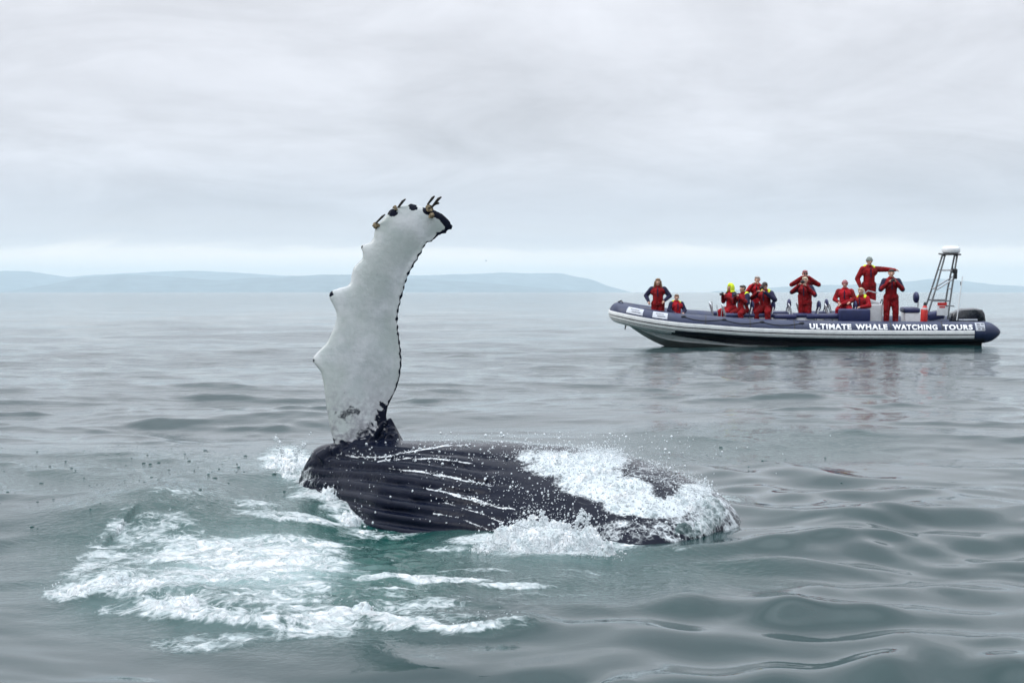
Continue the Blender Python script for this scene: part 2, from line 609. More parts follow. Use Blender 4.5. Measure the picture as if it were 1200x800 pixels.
M['neon'] = simple("neon_yellow_fabric", (0.66, 0.80, 0.04), 0.7, 0.12, 8.0, 0.01)
M['skin'] = simple("skin", (0.50, 0.29, 0.21), 0.5, 0.12, 20.0)
M['skin_red'] = simple("ruddy_skin", (0.48, 0.22, 0.17), 0.5, 0.12, 20.0)
M['glove'] = simple("dark_glove", (0.02, 0.02, 0.025), 0.7, 0.2, 20.0)
M['hair_brown'] = simple("light_brown_hair", (0.20, 0.12, 0.065), 0.55, 0.45, 30.0, 0.01, bscale=60)
M['hair_dark'] = simple("dark_hair", (0.025, 0.017, 0.013), 0.5, 0.4, 30.0, 0.01, bscale=60)
M['hair_grey'] = simple("grey_hair", (0.34, 0.31, 0.28), 0.6, 0.3, 30.0, 0.01, bscale=60)
M['hair_blond'] = simple("blond_hair", (0.52, 0.44, 0.31), 0.6, 0.3, 30.0, 0.01, bscale=60)
M['hair_pink'] = simple("pink_knit", (0.36, 0.15, 0.16), 0.8, 0.2, 30.0, 0.01, bscale=60)
M['beanie'] = simple("grey_green_knit", (0.24, 0.27, 0.25), 0.85, 0.2, 30.0, 0.01, bscale=70)
M['eye'] = simple("eye", (0.02, 0.015, 0.012), 0.2, 0.1, 20.0)
M['lip'] = simple("lips", (0.34, 0.10, 0.09), 0.5, 0.1, 20.0)
M['rock'] = simple("far_hillside", (0.13, 0.15, 0.16), 0.9, 0.4, 0.004)
M['feather'] = simple("seabird_feathers", (0.16, 0.16, 0.17), 0.7, 0.3, 10.0)

# ------------------------------------------------------------------ whale shape (analytic part, shared with the water and foam)
WA, WD = np.array([-1.87, 12.90]), np.array([0.868, -0.496])      # axis start and direction on the water plane
WN = np.array([-0.496, -0.868])                                    # towards the camera side
_T = np.array([0.00, 0.07, 0.20, 0.45, 0.8, 1.4, 2.0, 2.6, 3.1, 3.5, 3.8, 3.96, 4.07, 4.14])
_W = np.array([0.10, 0.26, 0.36, 0.46, 0.64, 0.97, 1.05, 1.08, 1.10, 1.10, 1.06, 0.92, 0.62, 0.02])
_Hh = np.array([0.14, 0.32, 0.42, 0.46, 0.49, 0.51, 0.53, 0.52, 0.47, 0.38, 0.29, 0.21, 0.12, 0.00])


def whale_tp(x, y):
    rx, ry = np.asarray(x) - WA[0], np.asarray(y) / KF - WA[1]
    return rx * WD[0] + ry * WD[1], rx * WN[0] + ry * WN[1]


def whale_section(t):
    return np.interp(t, _T, _W), np.interp(t, _T, _Hh)


def far_taper(t):
    return 1 - 0.5 * sstep(2.8, 4.1, t)


def whale_z(x, y):
    """height of the whale's back over the water at (x, y); -1 outside."""
    t, p = whale_tp(x, y)
    wv_, hv = whale_section(t)
    c = 0.45
    b = hv + c
    a = wv_ / np.sqrt(np.maximum(1e-3, 1 - (c / b) ** 2))
    p = np.where(p < 0, p / far_taper(t), p)
    q = 1 - (p / np.maximum(a, 1e-3)) ** 2
    z = -c + b * np.sqrt(np.maximum(q, 0))
    return np.where((q > 0) & (t > _T[0]) & (t < _T[-1]), z, -1.0)


# ------------------------------------------------------------------ water
def G(pts):
    return [ground(u, v) for (u, v) in pts]


RIM = G([(58, 692), (75, 703), (110, 704), (150, 703), (185, 716), (215, 728), (260, 733), (310, 737), (370, 728), (425, 728), (470, 738), (520, 746), (570, 747), (610, 741), (660, 738)])
BACKRIM = G([(70, 690), (85, 660), (120, 632), (165, 610), (215, 592), (270, 574), (330, 565), (390, 572)])
MOUND = G([(170, 612), (215, 590), (270, 573), (335, 566), (400, 575)])
WAKE1 = G([(835, 590), (880, 600), (930, 612), (990, 613), (1080, 606), (1200, 606)])
WAKE2 = G([(820, 548), (880, 562), (930, 582), (1000, 595), (1100, 600), (1250, 604)])
WAKE3 = G([(790, 530), (880, 540), (980, 560), (1090, 572), (1250, 578)])
WAKE4 = G([(600, 655), (720, 650), (840, 641), (940, 632), (1040, 632)])
WAKE5 = G([(640, 742), (740, 735), (830, 715), (900, 722), (1000, 727), (1120, 722), (1260, 715)])

# foam laid on the water: (u, v, ru, rv, strength) around the traced patches
FOAM = [(640, 647, 75, 5, .74), (400, 735, 60, 5, .68), (330, 722, 70, 7, .66), (160, 676, 60, 12, .72), (420, 712, 70, 7, .50), (250, 700, 80, 8, .62), (350, 695, 60, 6, .5), (530, 733, 60, 6, .55), (460, 650, 30, 4, .45), (300, 706, 120, 12, .60), (215, 700, 60, 10, .72), (480, 716, 80, 11, .50), (100, 690, 45, 12, .8), (150, 694, 90, 12, .88), (110, 672, 45, 22, .66), (150, 648, 62, 16, .62), (200, 628, 60, 12, .60), (245, 646, 90, 17, .78), (300, 655, 110, 16, .92),
        (340, 640, 80, 16, .80), (255, 676, 120, 12, .80), (330, 690, 90, 10, .55), (205, 716, 45, 11, .85), (260, 724, 70, 8, .70), (345, 731, 80, 5, .72),
        (420, 727, 50, 5, .85), (470, 738, 50, 5, .74), (540, 744, 60, 4, .72), (600, 742, 30, 4, .55), (235, 750, 65, 12, .64), (360, 742, 70, 8, .62), (150, 712, 50, 6, .5), (300, 745, 90, 6, .56), (440, 705, 60, 9, .5), (500, 722, 70, 8, .50), (390, 650, 30, 10, .45),
        (335, 540, 34, 20, .80), (375, 576, 40, 20, .70), (408, 598, 36, 10, .72), (340, 611, 70, 5, .78), (300, 603, 40, 5, .6), (450, 613, 60, 6, .60), (520, 640, 40, 4, .55),
        (470, 630, 50, 4, .5), (470, 679, 60, 4, .82), (520, 683, 55, 4, .82), (600, 690, 60, 3.5, .66), (560, 668, 60, 3, .52), (440, 695, 50, 3, .55), (410, 668, 40, 5, .5),
        (640, 634, 85, 12, 1.0), (560, 630, 40, 8, .7), (720, 641, 40, 5, .7), (780, 643, 40, 3, .45), (838, 606, 22, 10, .62), (850, 585, 30, 8, .5), (700, 668, 60, 3, .5), (560, 705, 70, 4, .42), (650, 700, 60, 3, .42),
        (350, 668, 70, 12, .60), (400, 702, 60, 8, .5), (150, 628, 30, 8, .55), (215, 606, 50, 8, .45)]


def foam_cover(x, y):
    u, v = to_px(x, y, 0 * np.asarray(x))
    f = np.zeros(np.shape(x))
    for (a, b, ru, rv, s) in FOAM:
        q = ((u - a) / ru) ** 2 + ((v - b) / rv) ** 2
        f = np.maximum(f, s * np.clip(1.25 - 0.75 * q, 0, 1))
    d, _ = polydist(x, y, RIM)
    f = np.maximum(f, 0.84 * np.exp(-(d / 0.10) ** 2) * sstep(660, 600, u) * (0.95 + 0.35 * perlin(x * 2.3, y * 2.3, 78)))
    d, _ = polydist(x, y, BACKRIM)
    f = np.maximum(f, np.exp(-(d / 0.10) ** 2) * (0.28 + 0.20 * sstep(230, 150, u)) * (0.8 + 0.6 * perlin(x * 2.0, y * 2.0, 77)))
    return f


_wr = np.random.default_rng(21)
WAVES = []
for lam0, lam1, n, s_rms, spread, main in ((7, 18, 10, 0.016, 0.35, 1.62), (2.6, 7, 20, 0.029, 0.50, 1.50), (1.0, 2.6, 30, 0.049, 0.60, 1.45), (0.42, 1.0, 34, 0.044, 0.75, 1.55), (0.2, 0.42, 18, 0.032, 0.9, 1.5)):
    for _ in range(n):
        lam = math.exp(_wr.uniform(math.log(lam0), math.log(lam1)))
        th = _wr.normal(main, spread)
        k = 2 * math.pi / lam
        s = s_rms * math.sqrt(2.0 / n)
        WAVES.append((k * math.cos(th), k * math.sin(th), s / k, _wr.uniform(0, 2 * math.pi), s))


GLASS = []
for _ in range(36):
    lam = math.exp(_wr.uniform(math.log(0.9), math.log(2.3))) if _ < 20 else math.exp(_wr.uniform(math.log(0.42), math.log(0.95)))
    th = _wr.uniform(0, 2 * math.pi) if _ % 3 == 0 else _wr.normal(1.75, 0.55)
    k = 2 * math.pi / lam
    s = 0.090 * math.sqrt(2.0 / 20) if _ < 20 else 0.110 * math.sqrt(2.0 / 16)
    GLASS.append((k * math.cos(th), k * math.sin(th), s / k, _wr.uniform(0, 2 * math.pi)))


def calm(x, y):
    """how much of the short chop reaches a spot: smooth upwelling water near the whale and close to the boat."""
    r = np.hypot(x, y)
    n = fbm(x * 0.14, y * 0.08, 3, 40)
    return np.clip(0.85 + 0.9 * n, 0.3, 1.4) * (0.50 + 0.45 * sstep(15.0, 32.0, r))


def water_height(x, y, dr=0.02, dt=0.01):
    """height, and slope variance lost to the mesh spacing (dr along the view ray, dt across)."""
    x, y = np.asarray(x, float), np.asarray(y, float)
    r = np.hypot(x, y) + 1e-6
    ux, uy = x / r, y / r
    wx = x + 0.55 * perlin(x * 0.21, y * 0.21, 60) + 0.16 * perlin(x * 0.7, y * 0.7, 61)
    wy = y + 0.55 * perlin(x * 0.21, y * 0.21, 62) + 0.16 * perlin(x * 0.7, y * 0.7, 63)
    far = r > 900
    wx, wy = np.where(far, x, wx), np.where(far, y, wy)
    cm = calm(x, y)
    z = np.zeros(x.shape)
    S, var_s = np.zeros(x.shape), 1e-9
    lost = np.zeros(x.shape)
    for (kx, ky, a, ph, s) in WAVES:
        inc = np.maximum(np.abs(kx * ux + ky * uy) * dr, np.abs(kx * uy - ky * ux) * dt)
        att = np.clip((1.9 - inc) / 1.0, 0, 1)
        amp = cm if 2 * math.pi / math.hypot(kx, ky) < 2.6 else 1.0
        if np.any(att > 0):
            sn = np.sin(kx * wx + ky * wy + ph)
            if 0.4 < 6.2832 / math.hypot(kx, ky) < 2.6:
                S += a * att * sn
                var_s += 0.5 * a * a
            else:
                z += a * amp * att * sn
        lost += 0.5 * (s * amp) ** 2 * (1 - att * att)
    sg = math.sqrt(var_s)                                # sharper crests, flat troughs
    S = np.clip(S, -2.2 * sg, 2.6 * sg) * 1.08
    z += cm * (S + 0.28 * (S * S / sg - sg))
    # slow glassy undulation close by, strongest over the open water past the whale's end
    gm = sstep(19.0, 12.5, r) * (0.10 + 0.92 * sstep(-0.3, 0.9, x - 0.04 * (y - 11)))
    q = gm > 0.01
    if np.any(q):
        g = np.zeros(int(q.sum()))
        for (kx, ky, a, ph) in GLASS:
            g += a * np.sin(kx * wx[q] + ky * wy[q] + ph)
        sg = math.sqrt(sum(0.5 * c_[2] ** 2 for c_ in GLASS))
        g = np.clip(g, -2.2 * sg, 2.6 * sg)
        z[q] += (g + 0.12 * (g * g / sg - sg)) * gm[q]
    # the water round the whale
    near = (np.abs(x) < 7) & (y > 6.5) & (y < 33)
    if np.any(near):
        X, Y = x[near], y[near]
        dz = np.zeros(X.shape)
        t, p = whale_tp(X, Y)
        wv_, _h = whale_section(np.clip(t, 0.03, 4.13))
        tt = np.clip(t, 0.15, 4.0)
        dist = np.hypot(t - tt, np.maximum(np.abs(p) - np.interp(tt, _T, _W) * 0.97, 0))
        flat = 1 - 0.75 * np.exp(-(dist / 0.5) ** 2)
        fo = foam_cover(X, Y)
        b = fbm(X * 3.2, Y * 3.2, 4, 50)
        b2 = fbm(X * 7.0, Y * 4.5, 3, 52, 0.55, True)
        d, sd = polydist(X, Y, RIM)
        dd = -d * sd                                     # positive on the camera side
        u, v = to_px(X, Y, 0 * X)
        endf = sstep(670, 600, u) * sstep(55, 130, u)
        dz += 0.060 * endf * np.where(dd > 0, np.exp(-(dd / 0.13) ** 2), np.exp(-(dd / 0.75) ** 2)) * (0.75 + 0.6 * b)
        d, sd = polydist(X, Y, MOUND)
        dd = -d * sd
        dz += 0.13 * np.where(dd > 0, np.exp(-(dd / 0.50) ** 2), np.exp(-(dd / 0.75) ** 2))
        d, _s = polydist(X, Y, WAKE1)
        dz += 0.030 * np.exp(-(d / 0.20) ** 2)
        d, _s = polydist(X, Y, WAKE2)
        dz += 0.034 * np.exp(-(d / 0.24) ** 2)
        d, _s = polydist(X, Y, WAKE3)
        dz += 0.040 * np.exp(-(d / 0.32) ** 2)
        d, _s = polydist(X, Y, WAKE4)
        dz += 0.030 * np.exp(-(d / 0.15) ** 2)
        d, _s = polydist(X, Y, WAKE5)
        dz += 0.022 * np.exp(-(d / 0.22) ** 2)
        dz -= 0.11 * np.exp(-((u - 450) / 80) ** 2) * np.where(Y < 13.5, np.exp(-((Y - 13.5) / 1.5) ** 2), np.exp(-((Y - 13.5) / 0.7) ** 2))   # hollow drawn down beside the flank
        tur = turb_mask(X, Y, u, v, fo)
        gq = np.exp(-(((u - 440) / 75) ** 2 + ((v - 655) / 55) ** 2) ** 1.5)   # steep broken wavelets under the chin
        dz += 0.018 * tur * (1 - 0.8 * gq) * b + 0.022 * sstep(.2, .9, fo) * b2 + 0.042 * gq * fbm(X * 2.6, Y * 3.4, 3, 57, 0.6)
        cx_, cy_ = ground(388, 590)
        dz += 0.05 * np.exp(-((X - cx_) / 0.38) ** 2 - ((Y - cy_) / 0.9) ** 2)      # water heaped against the chin
        z[near] = z[near] * flat + dz
    return z, lost


def turb_mask(X, Y, u, v, fo):
    q = np.exp(-(((u - 330) / 300) ** 2 + ((v - 655) / 95) ** 2) ** 2)
    q2 = np.exp(-(((u - 660) / 240) ** 2 + ((v - 672) / 42) ** 2) ** 2) * 0.7
    q3 = np.exp(-(((u - 150) / 230) ** 2 + ((v - 560) / 38) ** 2) ** 2) * 0.55
    q4 = np.exp(-(((u - 880) / 190) ** 2 + ((v - 520) / 24) ** 2) ** 2) * 0.5
    gq = np.exp(-(((u - 435) / 75) ** 2 + ((v - 645) / 55) ** 2) ** 1.5)
    return np.clip(np.maximum.reduce([q * (1 - 0.85 * gq), q2 * (1 - 0.8 * gq), q3, q4, fo * 0.8]), 0, 1)


p_list = list(np.concatenate([[0.26, 0.4, 0.6, 0.8], np.arange(1, 4, 0.2), np.arange(4, 190, 0.64), np.arange(190, 420, 0.95), np.arange(420, 640, 1.3)]))
rr = np.array([34000.0, 24000.0, 18000.0] + [H * F / p for p in p_list] + [4.2, 3.4, 2.4, 1.2, 0.3])
th = np.concatenate([np.linspace(-math.pi, -0.75, 22)[:-1], np.arange(-0.75, -0.385, 0.0045), np.arange(-0.385, 0.385, 0.00076), np.arange(0.386, 0.75, 0.0045), np.linspace(0.752, math.pi, 22)])
RRg, TH = np.meshgrid(rr, th, indexing='ij')
WX, WY = RRg * np.sin(TH), RRg * np.cos(TH)
drow = np.abs(np.gradient(rr))[:, None] * np.ones_like(TH)
dcol = rr[:, None] * np.gradient(th)[None, :]
wz, lost = water_height(WX, WY, drow, dcol)
edge_fade = sstep(0.75, 0.68, np.abs(TH))
wz *= np.where(np.abs(TH) > 0.75, 0.0, edge_fade)
wz -= RRg ** 2 / (2 * 6.371e6)                     # the sea curves away: horizon about 5 km off
nr_, nc_ = RRg.shape
idx = np.arange(nr_ * nc_, dtype=np.int32).reshape(nr_, nc_)
quads = np.stack([idx[:-1, :-1], idx[:-1, 1:], idx[1:, 1:], idx[1:, :-1]], -1).reshape(-1, 4)
me = np_mesh("water", np.stack([WX, WY, wz], -1).reshape(-1, 3), quads)
fo = np.zeros_like(WX)
mk = np.zeros_like(WX)
tu = np.zeros_like(WX)
nm = (np.abs(WX) < 7) & (WY > 6.5) & (WY < 33)
Xn, Yn = WX[nm], WY[nm]
un, vn = to_px(Xn, Yn, 0 * Xn)
fo[nm] = foam_cover(Xn, Yn)
tu[nm] = turb_mask(Xn, Yn, un, vn, fo[nm])
mk[nm] = np.clip(0.95 * np.exp(-(((un - 300) / 115) ** 2 + ((vn - 662) / 34) ** 2) ** 1.5) + 0.30 * np.exp(-(((un - 250) / 190) ** 2 + ((vn - 690) / 50) ** 2))
                 + 0.55 * np.exp(-(((un - 640) / 100) ** 2 + ((vn - 636) / 18) ** 2)) + 0.35 * np.exp(-(((un - 345) / 60) ** 2 + ((vn - 555) / 30) ** 2)), 0, 1) * (1 - 0.8 * np.exp(-(((un - 430) / 60) ** 2 + ((vn - 630) / 40) ** 2)))
rn = np.zeros_like(fo)
rn[nm] = np.maximum(np.exp(-(((un - 160) / 210) ** 2 + ((vn - 548) / 34) ** 2) ** 1.6), np.exp(-(((un - 920) / 120) ** 2 + ((vn - 533) / 18) ** 2) ** 1.6)) * np.clip(0.55 + 1.2 * fbm(Xn * 0.9, Yn * 0.6, 3, 66), 0, 1)
gn = np.zeros_like(fo)
gn[nm] = np.clip(1.1 * np.exp(-(((un - 435) / 95) ** 2 + ((vn - 655) / 62) ** 2) ** 1.5) + 0.6 * tu[nm], 0, 1)  # churned-water green, plus the whale's dark reflection tinted into the water colour
attr(me, "green", gn)
attr(me, "rain", rn)
attr(me, "foam", fo)
attr(me, "milk", mk)
attr(me, "turb", 0.02 + 0.98 * tu)
attr(me, "rough", np.clip(0.015 + 0.45 * np.sqrt(2 * lost), 0.018, 0.16))
attr(me, "chop", 0.28 * sstep(14, 45, np.hypot(WX, WY)))
water = link("water", me, M['water'])
tag(water, "grey green open sea with smooth swell, ripples and churned foam", "sea", kind="structure")
del WX, WY, wz, fo, mk, tu, RRg, TH


def hz(x, y):
    return water_height(np.atleast_1d(np.asarray(x, float)), np.atleast_1d(np.asarray(y, float)))[0]


# ------------------------------------------------------------------ far hills
def hills(name, prof, d0, wid, seed, label):
    us = np.array([p[0] for p in prof], float)
    hs = np.array([max(0.0, HOR - p[1]) for p in prof], float) * d0 / F + 1.0
    drop = d0 * d0 / (2 * 6.371e6)
    hs = hs + drop
    xs = (us - 600) * d0 / F
    gx = np.linspace(xs[0], xs[-1], 260)
    gy = np.linspace(d0 - wid * 1.7, d0 + wid * 1.7, 46)
    X, Y = np.meshgrid(gx, gy, indexing='ij')
    sh = np.exp(-((Y - d0) / wid) ** 2)
    nse = fbm(X / 1150, Y / 1150, 5, seed, 0.55)
    rid = fbm(X / 420, Y / 900, 4, seed + 4, 0.6)
    Z = np.interp(X, xs, hs) * sh * (1 + 0.16 * nse + 0.10 * rid * (1 - sh) * 4) - drop - 3.0
    i = np.arange(X.size).reshape(X.shape)
    q = np.stack([i[:-1, :-1], i[1:, :-1], i[1:, 1:], i[:-1, 1:]], -1).reshape(-1, 4)
    o = link(name, np_mesh(name, np.stack([X, Y, Z], -1).reshape(-1, 3), q), M['rock'])
    tag(o, label, "hills", kind="structure")
    return o


hills("hills", [(-120, 322), (-40, 320), (10, 317), (45, 319), (80, 325), (150, 319), (225, 317), (300, 321), (400, 324), (500, 322), (580, 320), (660, 320), (690, 326), (712, 335), (735, 341)], 27000, 1500, 5,
      "pale blue flat-topped far mountain range along the horizon")
hills("hills", [(20, 341), (60, 333), (100, 325), (150, 321), (190, 323), (260, 329), (300, 325), (370, 321), (430, 322), (480, 327), (560, 331), (640, 337), (690, 341)], 21000, 1200, 9,
      "nearer blue headland in front of the flat-topped range")
hills("hills", [(840, 341), (900, 337), (960, 334), (1030, 332), (1075, 328), (1100, 326), (1130, 329), (1160, 333), (1220, 336), (1330, 338)], 28000, 1400, 13,
      "faint low blue hill behind the radar arch of the boat")

# ------------------------------------------------------------------ whale
LEFT = [(396, 552), (394, 535), (392, 522), (386, 500), (382, 475), (379, 450), (376, 436), (371, 429), (366, 424), (366, 419), (371, 413), (377, 407), (383, 401), (388, 391), (391, 383), (394, 374), (394, 366), (390, 357), (386, 350), (385, 344), (389, 340), (398, 337), (407, 335),
        (411, 330), (412, 320), (414, 313), (420, 307), (425, 302), (425, 295), (422, 289), (426, 286), (434, 284), (438, 277), (439, 268), (444, 261), (452, 253), (456, 246), (464, 242), (471, 241), (480, 238), (489, 240), (497, 243), (507, 245), (518, 250), (526, 257), (531, 265)]
RIGHT = [(474, 552), (470, 530), (464, 517), (460, 508), (455, 499), (453, 488), (454, 478), (459, 467), (465, 455), (469, 441), (471, 425), (470, 410), (468, 395), (466, 378), (467, 365), (470, 352), (473, 341), (476, 330), (480, 320), (487, 308), (492, 300), (496, 292), (500, 285), (507, 283), (513, 277), (520, 274), (527, 273), (530.5, 269)]


def resample(pts, n, smooth=0):
    pts = np.array(pts, float)
    L = np.concatenate([[0], np.cumsum(np.hypot(*np.diff(pts, axis=0).T))])
    s = np.linspace(0, L[-1], n)
    return np.stack([np.interp(s, L, pts[:, 0]), np.interp(s, L, pts[:, 1])], -1)


NS, NCH = 190, 44
Lr, Rr = resample(LEFT, NS), resample(RIGHT, NS)
Rr[:, 0] += 0.8 * np.sin(np.arange(NS) * 1.15) * np.clip((np.arange(NS) - 60) / 30, 0, 1)      # nicked trailing edge


def soft(P, n):
    k = np.hanning(2 * n + 1)
    k /= k.sum()
    e = np.stack([np.convolve(np.pad(P[:, c], n, mode='reflect', reflect_type='odd'), k, mode='valid') for c in (0, 1)], -1)
    m_ = np.clip(np.minimum(np.arange(len(P)), len(P) - 1 - np.arange(len(P))) / n, 0, 1)[:, None]
    return P * (1 - m_) + e * m_


Ls, Rs = soft(Lr, 17), soft(Rr, 12)
FD = 12.5 * KF
fv = []
for i in range(NS):
    s = i / (NS - 1)
    a, b = Ls[i], Rs[i]
    chord = np.hypot(*(b - a)) * FD / F
    th_ = 0.5 * min(0.42 * chord, 0.25 - 0.09 * s)
    dep = FD + 0.10 * math.sin(s * 2.2) + 0.12 * s              # the blade bends slightly away
    ring = []
    for k in range(NCH):
        an = 2 * math.pi * k / NCH
        c = 0.5 - 0.5 * math.cos(an)                              # 0 at the leading edge, 1 at the trailing edge
        prof = 2.6 * (0.62 * math.sqrt(max(c, 0)) - 0.28 * c - 0.46 * c * c + 0.12 * c ** 3)   # blunt nose, thin tail
        prof = max(prof, 0.16 * min(1.0, c * 20))
        off = prof * th_ * (1 if math.sin(an) > 0 else -1) * (abs(math.sin(an)) ** 0.15 if abs(math.sin(an)) > 1e-6 else 0)
        q2 = a + (b - a) * c + (Lr[i] - a) * (1 - c) ** 4.5 + (Rr[i] - b) * c ** 5
        twist = (0.30 - 0.45 * s) * (c - 0.35) * chord
        q = px(q2[0], q2[1], dep + twist)
        ring.append((q.x, q.y - off, q.z))
    fv += ring
ff = []
for i in range(NS - 1):
    for k in range(NCH):
        a, b = i * NCH + k, i * NCH + (k + 1) % NCH
        ff.append((a, b, b + NCH, a + NCH))
flip = MB().add(fv, ff + [tuple(reversed(range(NCH))), tuple(range((NS - 1) * NCH, NS * NCH))])

# body: lofted rings with throat grooves cut along the near flank
NT, NA = 420, 300
tv = np.linspace(_T[0], _T[-1], NT)
ang = np.linspace(-math.pi, math.pi, NA, endpoint=False)          # 0 on top, positive towards the camera
bv = np.zeros((NT, NA, 3))


def smooth_interp(t, xs, ys):
    ts = np.linspace(xs[0], xs[-1], 900)
    v = np.interp(ts, xs, ys)
    k = np.hanning(61)
    k /= k.sum()
    v2 = np.convolve(np.pad(v, 30, mode='edge'), k, mode='valid')
    e = np.clip(np.minimum((ts - xs[0]) / 0.10, (xs[-1] - ts) / 0.2), 0, 1)
    return np.interp(t, ts, v * (1 - e) + v2 * e)


def groove_phase(t, phi):
    return phi * 25.0 + 0.6 * np.sin(t * 1.3) + 0.9 * np.sin(phi * 5.0 + t * 0.4) + 0.35 * np.sin(t * 4.1 + phi * 3.0)


for i, t in enumerate(tv):
    wv_, hv = smooth_interp(t, _T, _W), smooth_interp(t, _T, _Hh)
    c = 0.45
    b = hv + c
    a = wv_ / math.sqrt(max(1e-3, 1 - (c / b) ** 2))
    phi = ang
    pr, zz_ = a * np.sin(phi), -c + b * np.cos(phi)
    ph = groove_phase(t, phi)
    cut = np.abs(np.sin(ph / 1.0)) ** 0.5                        # rounded ridges, narrow valleys
    reg = sstep(0.10 + 0.12 * sstep(.8, 1.6, t), 0.40, phi) * sstep(-0.10, 0.04, t) * (1 - sstep(1.7, 2.9, t))
    depth = 0.075 * reg * (1 - cut) * np.clip(0.75 + 0.9 * fbm(np.full(NA, t) * 1.3, phi * 7.0, 3, 71), 0.15, 1.4)
    lump = 0.012 * fbm(np.full(NA, t) * 1.6, phi * 2.5, 3, 70) * sstep(_T[0], .4, t)
    sc = 1 + (lump - depth) / np.maximum(np.hypot(pr, zz_ + c), 0.1)
    pr, zz_ = pr * sc, -c + (zz_ + c) * sc
    zz_ = np.maximum(zz_, -0.22)
    pr = np.where(pr < 0, pr * far_taper(t), pr)
    P0 = WA + WD * t
    bv[i, :, 0] = P0[0] + WN[0] * pr
    bv[i, :, 1] = (P0[1] + WN[1] * pr) * KF
    bv[i, :, 2] = zz_
ii = np.arange(NT * NA).reshape(NT, NA)
bq = np.stack([ii[:-1], np.roll(ii, -1, 1)[:-1], np.roll(ii, -1, 1)[1:], ii[1:]], -1).reshape(-1, 4)
body = MB()
body.v = [tuple(p) for p in bv.reshape(-1, 3)]
body.f = [tuple(q) for q in bq] + [tuple(reversed(range(NA))), tuple(range((NT - 1) * NA, NT * NA))]
body.add([Vector(p) for p in fv], flip.f)
# shoulder flare and folds where the flipper leaves the chest
for (u0, v0, u1, v1, r0, r1, dd) in ((404, 540, 396, 522, .12, .07, -.02), (430, 540, 447, 508, .15, .07, .02), (452, 536, 458, 500, .13, .045, .06), (412, 532, 470, 520, .13, .11, 0.0),
                                     (466, 528, 456, 490, .09, .02, .10), (380, 540, 392, 526, .11, .06, .05), (424, 532, 451, 494, .05, .025, -.07), (442, 532, 458, 508, .05, .025, -.08),
                                     (404, 534, 420, 524, .06, .04, -.10)):
    p0, p1 = px(u0, v0, FD + dd), px(u1, v1, FD + dd)
    pts = [p0.lerp(p1, q / 6) for q in range(7)]
    body.tube(pts, [r0 + (r1 - r0) * q / 6 for q in range(7)], 14)
body.ellipsoid(px(390, 535, 12.75 * KF), (.20, .30, .12), 24, 16)
tmp = link("whale_tmp", body.mesh("whale_tmp"))
md = tmp.modifiers.new("r", 'REMESH')
md.mode = 'VOXEL'
md.voxel_size = 0.0125
ms = tmp.modifiers.new("s", 'SMOOTH')
ms.factor = 0.5
ms.iterations = 2
dg = bpy.context.evaluated_depsgraph_get()
wme = bpy.data.meshes.new_from_object(tmp.evaluated_get(dg))
bpy.data.objects.remove(tmp)
wme.name = "whale_body"
co = np.zeros(len(wme.vertices) * 3, np.float32)
wme.vertices.foreach_get("co", co)
co = co.reshape(-1, 3)
wme.polygons.foreach_set("use_smooth", np.ones(len(wme.polygons), bool))
wu, wv = to_px(co[:, 0], co[:, 1], co[:, 2])
isflip = (wv < 532) & (wu < 540) & (np.abs(co[:, 1] - FD) < 0.6) & (co[:, 2] > whale_z(co[:, 0], co[:, 1]) + 0.03)
pig = np.where(isflip, 0.0, 1.0)


def poly_in(u, v, P):
    c = np.zeros(u.shape, bool)
    j = len(P) - 1
    for i in range(len(P)):
        (xi, yi), (xj, yj) = P[i], P[j]
        c ^= ((yi > v) != (yj > v)) & (u < (xj - xi) * (v - yi) / (yj - yi + 1e-9) + xi)
        j = i
    return c


def mark(d, r0, r1, s=1.0):
    global pig
    pig = np.maximum(pig, np.where(isflip, s * (1 - sstep(r0, r1, d)), 0))


dR, _ = polydist(wu, wv, [tuple(p) for p in RIGHT[6:]])
mark(dR + 2.0 * perlin(wu * 0.20, wv * 0.20, 5), 1.0, 2.8)
dT, _ = polydist(wu, wv, [(500, 246), (509, 249), (519, 255), (526, 263), (529, 269), (523, 273), (515, 277)])
mark(dT + 2 * perlin(wu * 0.2, wv * 0.2, 6), 3.6, 6.5)
for (a, b, r) in ((484, 242, 4.2), (460, 249, 4.6), (386, 344, 3.4), (366, 422, 1.6), (422, 289, 2.0)):
    dd = np.hypot(wu - a, (wv - b) * 1.2) + 1.6 * perlin(wu * 0.3, wv * 0.3, 7)
    mark(dd, r, r + 2.2)
dB, _ = polydist(wu, wv, [(451, 478), (450, 495), (440, 510), (424, 524), (412, 534)])
streak = fbm((wu + wv) * 0.05, (wu - wv) * 0.16, 4, 8)
sidep = poly_in(wu, wv, [(452, 470), (458, 484), (474, 500), (490, 540), (400, 548), (424, 528), (440, 508)])
mark(np.where(sidep, 0, dB) + 15 * streak, 1.0, 12.0)
ed = np.hypot((wu - 407) / 30, (wv - 484 + 0.25 * (wu - 407)) / 11)
mark(ed - 0.9 * fbm(wu * 0.12, wv * 0.26, 5, 9), 0.1, 1.0, 0.62)
ed = np.hypot((wu - 425) / 22, (wv - 508 + 0.6 * (wu - 425)) / 12)
mark(ed - 1.0 * fbm(wu * 0.12, wv * 0.26, 5, 11), 0.1, 1.0, 0.66)
mark((522 - wv) * 0.55 + 11 * fbm(wu * 0.10, wv * 0.16, 4, 12), -2, 9)
wt, wp = whale_tp(co[:, 0], co[:, 1])
